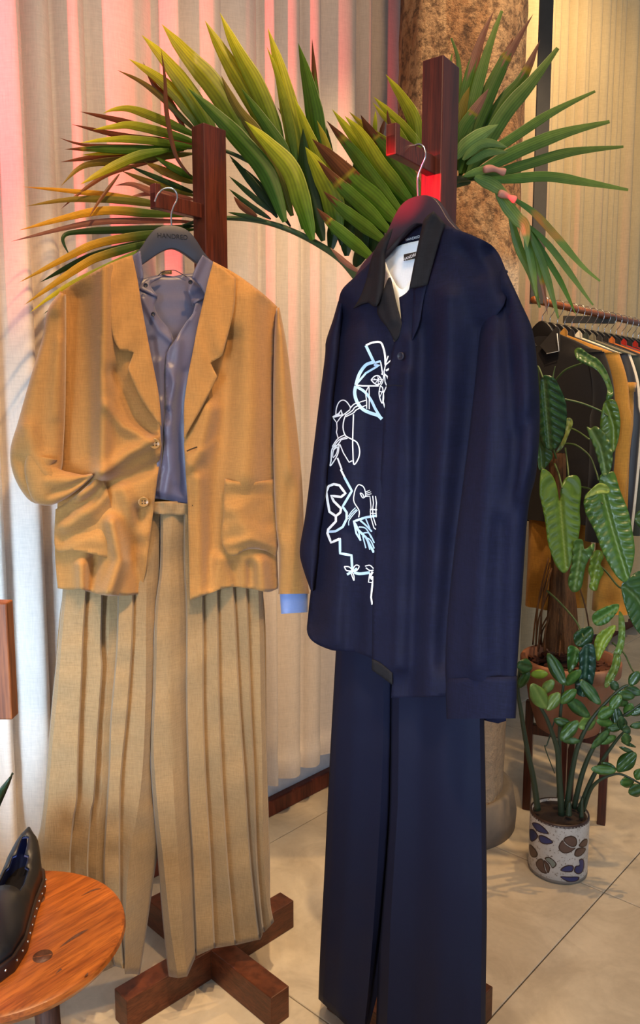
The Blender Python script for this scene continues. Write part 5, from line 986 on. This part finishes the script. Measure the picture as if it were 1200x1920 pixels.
motif2([(445, 868), (475, 880), (498, 910), (490, 938), (460, 945), (445, 915)], M['motifbrown']); motif2([(488, 985), (505, 945), (530, 940), (545, 1000), (558, 1026), (520, 1025)], M['motifbrown']); motif2([(535, 942), (568, 965), (574, 1000), (562, 1024), (548, 990)], M['motifbrown']); motif2([(540, 930), (570, 915), (612, 950), (590, 985), (572, 962)], M['motifgrey'])
motif2([(635, 990), (660, 955), (705, 945), (712, 970), (695, 992)], M['motifblue']); motif2([(715, 985), (720, 950), (745, 940), (742, 905), (765, 900), (775, 940), (765, 985), (740, 1002)], M['motifblue']); motif2([(635, 1030), (680, 1022), (745, 1018), (735, 1045), (680, 1056)], M['motifblue'])
zz = thing('zz_plant', 'small zz plant with glossy oval leaflets in the painted stoneware pot', 'plant', (ZC[0], ZC[1], ZH - 0.01))
def zs(pts, Y, r0, r1): return pst(pts, Y, r0, r1, 'stemdark', zz)
zs([(1008, 1518), (1000, 1460), (988, 1403), (976, 1330), (971, 1295), (974, 1255)], (2.12, 2.10), 0.0095, 0.004)
zs([(1053, 1528), (1048, 1450), (1044, 1403), (1026, 1350), (1008, 1318)], (2.11, 2.08), 0.0105, 0.004); zs([(1054, 1528), (1049, 1420), (1050, 1350), (1056, 1285), (1054, 1270)], (2.12, 2.12), 0.007, 0.003)
zs([(1062, 1518), (1072, 1450), (1085, 1396), (1112, 1345), (1158, 1296), (1178, 1284)], (2.12, 2.08), 0.009, 0.003); zs([(1076, 1515), (1092, 1450), (1112, 1403), (1142, 1361), (1172, 1340), (1205, 1318)], (2.14, 2.10), 0.0085, 0.003); zs([(1086, 1520), (1108, 1465), (1132, 1422), (1156, 1388), (1170, 1372)], (2.13, 2.06), 0.008, 0.003)
zs([(1094, 1520), (1106, 1484), (1120, 1466), (1140, 1455), (1160, 1451), (1180, 1458), (1210, 1475)], (2.12, 2.04), 0.006, 0.0025); zs([(1090, 1532), (1091, 1505), (1093, 1496)], (2.09, 2.09), 0.007, 0.001); zs([(1066, 1528), (1067, 1512), (1068, 1504)], (2.09, 2.09), 0.010, 0.004); zs([(1040, 1350), (1026, 1395), (1022, 1402), (1040, 1450)], (2.10, 2.10), 0.002, 0.0015)
zz_i = [0]
def zl(b, t, w, c=(50, 92, 36), Y=2.08):
    b = np.array(b, float); t = np.array(t, float); d = t - b; L = np.linalg.norm(d); d /= L; t = b + d * L * 1.15; L *= 1.15; w *= 1.2; n = np.array([-d[1], d[0]]); zz_i[0] += 1; rr = random.Random(zz_i[0])
    pts = [tuple(b + d * L * s + n * w / 2 * q) for s, q in ((0, 0.08), (0.25, 0.75), (0.5, 1), (0.75, 0.75), (1, 0.0), (0.75, -0.75), (0.5, -1), (0.25, -0.75))]
    big_leaf(pts, [tuple(b), tuple(b + d * L * 0.5), tuple(t)], Y + rr.uniform(-0.02, 0.02), c, (rr.uniform(-1, 1) * 0.0006, rr.uniform(-1, 1) * 0.0004), 0.0008, cup=0.012, parent=zz, res=4.5, freq=20)
A = (40, 78, 30); B2 = (58, 98, 36); V2 = (104, 134, 60); L2 = (120, 150, 40); D2 = (34, 66, 34)
for b, t, w, c, Y in [((1059, 1286), (1031, 1232), 22, A, 2.08), ((1059, 1285), (1086, 1260), 18, B2, 2.10), ((1050, 1319), (1077, 1296), 19, B2, 2.08), ((1024, 1330), (1000, 1288), 27, V2, 2.05), ((1024, 1332), (1046, 1303), 22, V2, 2.06), ((1016, 1300), (1036, 1278), 18, V2, 2.07), ((998, 1254), (973, 1246), 26, A, 2.08), ((994, 1264), (1024, 1264), 15, L2, 2.09), ((972, 1290), (990, 1262), 16, A, 2.08), ((1106, 1346), (1065, 1311), 21, A, 2.08), ((1126, 1322), (1092, 1280), 19, A, 2.09), ((1074, 1362), (1042, 1350), 16, A, 2.07), ((1050, 1388), (1080, 1356), 22, B2, 2.06), ((1050, 1386), (1084, 1390), 12, A, 2.07), ((1118, 1348), (1089, 1362), 24, V2, 2.08),
    ((1120, 1345), (1148, 1330), 22, B2, 2.07), ((1144, 1330), (1162, 1306), 20, B2, 2.06), ((1156, 1300), (1186, 1306), 18, A, 2.08), ((1158, 1296), (1148, 1278), 14, D2, 2.09), ((1170, 1290), (1200, 1300), 16, A, 2.10), ((1180, 1286), (1196, 1262), 18, A, 2.11), ((1150, 1312), (1176, 1320), 15, A, 2.08), ((1160, 1366), (1154, 1328), 20, D2, 2.07), ((1172, 1344), (1184, 1322), 18, B2, 2.09), ((1178, 1338), (1206, 1330), 16, A, 2.1), ((1150, 1358), (1122, 1352), 16, B2, 2.06), ((1136, 1366), (1164, 1362), 16, A, 2.07), ((1108, 1404), (1140, 1372), 14, A, 2.07), ((1124, 1394), (1152, 1382), 14, B2, 2.06), ((1170, 1372), (1164, 1346), 17, D2, 2.05), ((1168, 1372), (1180, 1366), 20, D2, 2.06), ((1172, 1374), (1176, 1394), 17, A, 2.05), ((1180, 1362), (1210, 1358), 12, A, 2.08),
    ((1156, 1446), (1114, 1442), 17, L2 if 0 else B2, 2.04), ((1156, 1444), (1130, 1432), 12, A, 2.05), ((1156, 1446), (1188, 1416), 27, A, 2.05), ((1190, 1464), (1166, 1468), 19, B2, 2.04), ((1192, 1462), (1202, 1444), 18, B2, 2.04), ((1206, 1476), (1182, 1486), 22, A, 2.03), ((1160, 1400), (1188, 1412), 7, D2, 2.05), ((1164, 1390), (1190, 1400), 6, D2, 2.05)]:
    zl(b, t, w, c, Y)

# ------------------------------------------------------------------ stool with shoe, plants and board at the left edge
SC = np.array([-0.525, 1.212]); SR = 0.190; SH = 0.45
st = thing('stool', 'round orange wood stool with tapered legs in the lower left corner', 'stool', (SC[0], SC[1], 0))
v, f = lathe([(SR - 0.025, SH - 0.030), (SR - 0.006, SH - 0.022), (SR, SH - 0.012), (SR - 0.002, SH - 0.004), (SR - 0.008, SH), (0.0, SH)], (SC[0], SC[1], 0), 72); obj('seat', v, f, M['stool'], st, True, 40)
tn = floor_pt(80, 1793, SH)[:2]; base_a = math.atan2(*(tn - SC)[::-1]); tr_ = np.linalg.norm(tn - SC)
for k in range(3):
    a = base_a + k * 2 * pi / 3; top = SC + tr_ * np.array([cos(a), sin(a)]); bot = SC + (tr_ + 0.03) * np.array([cos(a), sin(a)])
    v, f = tube([np.array([bot[0], bot[1], 0.0]), np.array([top[0], top[1], SH - 0.022])], [0.014, 0.021], 16); lg = obj('leg', v, f, M['walnut'], st)
    v, f = lathe([(0.0155, SH - 0.004), (0.0155, SH + 0.0006), (0, SH + 0.0006)], (top[0], top[1], 0), 24); tag(obj('tenon', v, f, M['walnut'], st), 'dark round leg tenon set in the seat')
    v, f = boxv((top[0], top[1], SH + 0.0006), (0.029, 0.0012, 0.0006), a + 0.9); obj('wedge', v, f, M['board'], st, False)
for (x0, y0), (x1, y1), w in (((112, 1776), (166, 1742), 6), ((104, 1826), (116, 1818), 4), ((158, 1831), (165, 1828), 4), ((152, 1680), (190, 1666), 3)):
    q = catmull([(x0, y0), ((x0 + x1) / 2 + 3, (y0 + y1) / 2 - 4), (x1, y1)], 8); ww = w * np.sin(np.linspace(0.1, pi - 0.1, len(q))) / 2
    up = floor_pt(q[:, 0], q[:, 1] - ww, SH + 0.0004); dn = floor_pt(q[:, 0], q[:, 1] + ww, SH + 0.0004); m = len(q)
    obj('knot_mark', np.vstack([up, dn]), [[i, m + i, m + i + 1, i + 1] for i in range(m - 1)], M['walnut'], st)
def shoe(label, heel, ang, L=0.27, flip=1):
    """slip-on shoe: heel point on the stool top, toe along ang"""
    d = np.array([cos(ang), sin(ang)]); n = np.array([-sin(ang), cos(ang)]) * flip
    t = thing('loafer', label, 'shoe', (heel[0], heel[1], SH), 'slip-on shoes on the stool')
    def pt(s, a, z): q = heel + d * s * L + n * a; return (q[0], q[1], SH + z)
    S = np.linspace(0, 1, 26)
    hw = np.interp(S, [0, 0.04, 0.15, 0.35, 0.55, 0.72, 0.88, 0.97, 1], [0.006, 0.022, 0.032, 0.033, 0.039, 0.044, 0.038, 0.020, 0.004])
    ztop = np.interp(S, [0, 0.08, 0.25, 0.42, 0.52, 0.7, 0.9, 1], [0.105, 0.100, 0.078, 0.070, 0.082, 0.062, 0.045, 0.036])
    zb = 0.026; m = 13; V = []
    for i, s_ in enumerate(S):
        for k in range(m):
            a = pi * k / (m - 1); x = hw[i] * cos(a); z = zb + (ztop[i] - zb) * sin(a) ** (0.45 if s_ < 0.5 else 0.75)
            V.append(pt(s_, x * (1 if z < zb + 0.03 else 0.92), z))
    Fc = []
    for i in range(len(S) - 1):
        for k in range(m - 1):
            kc = np.interp(S[i], [0.0, 0.28], [5.6, 3.0])
            if 0.03 < S[i] < 0.49 and kc <= k <= m - 2 - kc: continue                   # the foot opening
            Fc.append([i * m + k, i * m + k + 1, (i + 1) * m + k + 1, (i + 1) * m + k])
    o = obj('upper', V, Fc, M['leather'], t); solid(o, 0.003, 0)
    V = []
    for i, s_ in enumerate(S):
        for k in range(m):
            a = pi * k / (m - 1); x = hw[i] * cos(a); z = zb + (ztop[i] - zb) * sin(a) ** (0.45 if s_ < 0.5 else 0.75)
            V.append(pt(0.012 + s_ * 0.985, x * (1 if z < zb + 0.03 else 0.92) * 0.90, z - 0.0025))
    Fc = [[i * m + k, (i + 1) * m + k, (i + 1) * m + k + 1, i * m + k + 1] for i in range(18) for k in range(m - 1) if not (0.03 < S[i] < 0.49 and np.interp(S[i], [0.0, 0.28], [5.6, 3.0]) <= k <= m - 2 - np.interp(S[i], [0.0, 0.28], [5.6, 3.0]))]
    tag(obj('lining', V, Fc, M['blueleather'], t), 'blue leather lining')
    V = [pt(0.02 + s_ * 0.9, sd * h * 0.9, zb + 0.006) for sd in (1, -1) for s_, h in zip(S, hw)]; q = len(S)
    obj('insole', V, [[i, i + 1, q + i + 1, q + i] for i in range(q - 1)], M['leather'], t)
    V = []; k = 0
    for z in (0.0, 0.026):
        for s_, h in zip(S, hw): V.append(pt(s_ * 1.03 - 0.012, h + 0.006, z))
        for s_, h in zip(S[::-1], hw[::-1]): V.append(pt(s_ * 1.03 - 0.012, -h - 0.006, z))
    q = 2 * len(S); Fc = [[i, (i + 1) % q, q + (i + 1) % q, q + i] for i in range(q)] + [list(range(q))[::-1], list(range(q, 2 * q))]
    bevel(obj('sole', V, Fc, M['sole'], t), 0.003)
    for sd in (1, -1):
        for j in range(13):
            s_ = 0.03 + j * 0.075; h = np.interp(s_, S, hw); c = np.array(pt(s_ * 1.03 - 0.012, sd * (h + 0.0062), 0.015)); nrm = np.array([*(n * sd), 0])
            v, f = tube([c - nrm * 0.001, c + nrm * 0.0012, c + nrm * 0.0020], [0.0022, 0.0021, 0.0008], 8); obj('stud', v, f, M['chrome'], t)
    return t
hp_ = floor_pt(80, 1668, SH)[:2]
shoe('black leather loafer with studded sole and blue lining on the stool', np.array([-0.546, 1.366]), radians(275), 0.28)
shoe('black loafer mostly outside the frame, left of the studded one', np.array([-0.652, 1.315]), radians(274), 0.28)

sp = thing('snake_plant', 'dark pointed leaf plant at the left edge behind the stool', 'plant', (-0.77, 1.52, 0))
v, f = lathe([(0.055, 0), (0.075, 0.16), (0.078, 0.165), (0.07, 0.16), (0.068, 0.14)], (-0.77, 1.52, 0), 32); obj('pot', v, f, M['terracotta'], sp)
v, f = lathe([(0, 0.145), (0.07, 0.143)], (-0.77, 1.52, 0), 24); obj('soil', v, f[:-1], M['soil'], sp)
for b, mds, tp_, w in (((-0.745, 1.50), (-0.715, 1.46, 0.42), at(22, 1452, 1.42), 0.020), ((-0.78, 1.54), (-0.84, 1.5, 0.4), (-0.90, 1.45, 0.62), 0.024), ((-0.79, 1.50), (-0.80, 1.48, 0.4), (-0.83, 1.45, 0.74), 0.024)):
    q = catmull([np.array([b[0], b[1], 0.14]), np.array(mds), np.array(tp_)], 10); m = len(q); s_ = np.linspace(0, 1, m); ww = w * np.interp(s_, [0, 0.3, 0.7, 1], [0.7, 1.3, 1.0, 0.02]); V = []
    for i in range(m): V += [q[i] + [-ww[i], 0.006, 0], q[i] + [0, -0.004, 0], q[i] + [ww[i], 0.006, 0]]
    Fc = [[i * 3 + k, i * 3 + k + 1, (i + 1) * 3 + k + 1, (i + 1) * 3 + k] for i in range(m - 1) for k in range(2)]
    solid(obj('leaf', V, Fc, M['leaf'], sp, True, None, np.tile(np.array(srgb(30, 52, 26)[:3]), (len(V), 1))), 0.003)

bd = thing('display_board', 'upright brown wooden board cut off by the left frame edge above the stool', 'display stand', (-0.72, 1.012, 0))
bt = at(12, 1131, 0.98); bb = at(12, 1350, 0.98)
v, f = boxv((bt[0] - 0.045, 0.991, (bt[2] + bb[2]) / 2), (0.09, 0.022, bt[2] - bb[2]), radians(0)); bevel(obj('board', v, f, M['board'], bd, False), 0.002)
v, f = boxv((bt[0] - 0.33, 1.012, 0.49), (0.03, 0.03, 0.98), 0); obj('post', v, f, M['walnut'], bd, False)
v, f = boxv((bt[0] - 0.19, 1.012, (bt[2] + bb[2]) / 2), (0.28, 0.016, 0.03), 0); obj('arm', v, f, M['walnut'], bd, False)
v, f = boxv((bt[0] - 0.33, 1.012, 0.01), (0.16, 0.16, 0.02), 0); obj('foot', v, f, M['walnut'], bd, False)
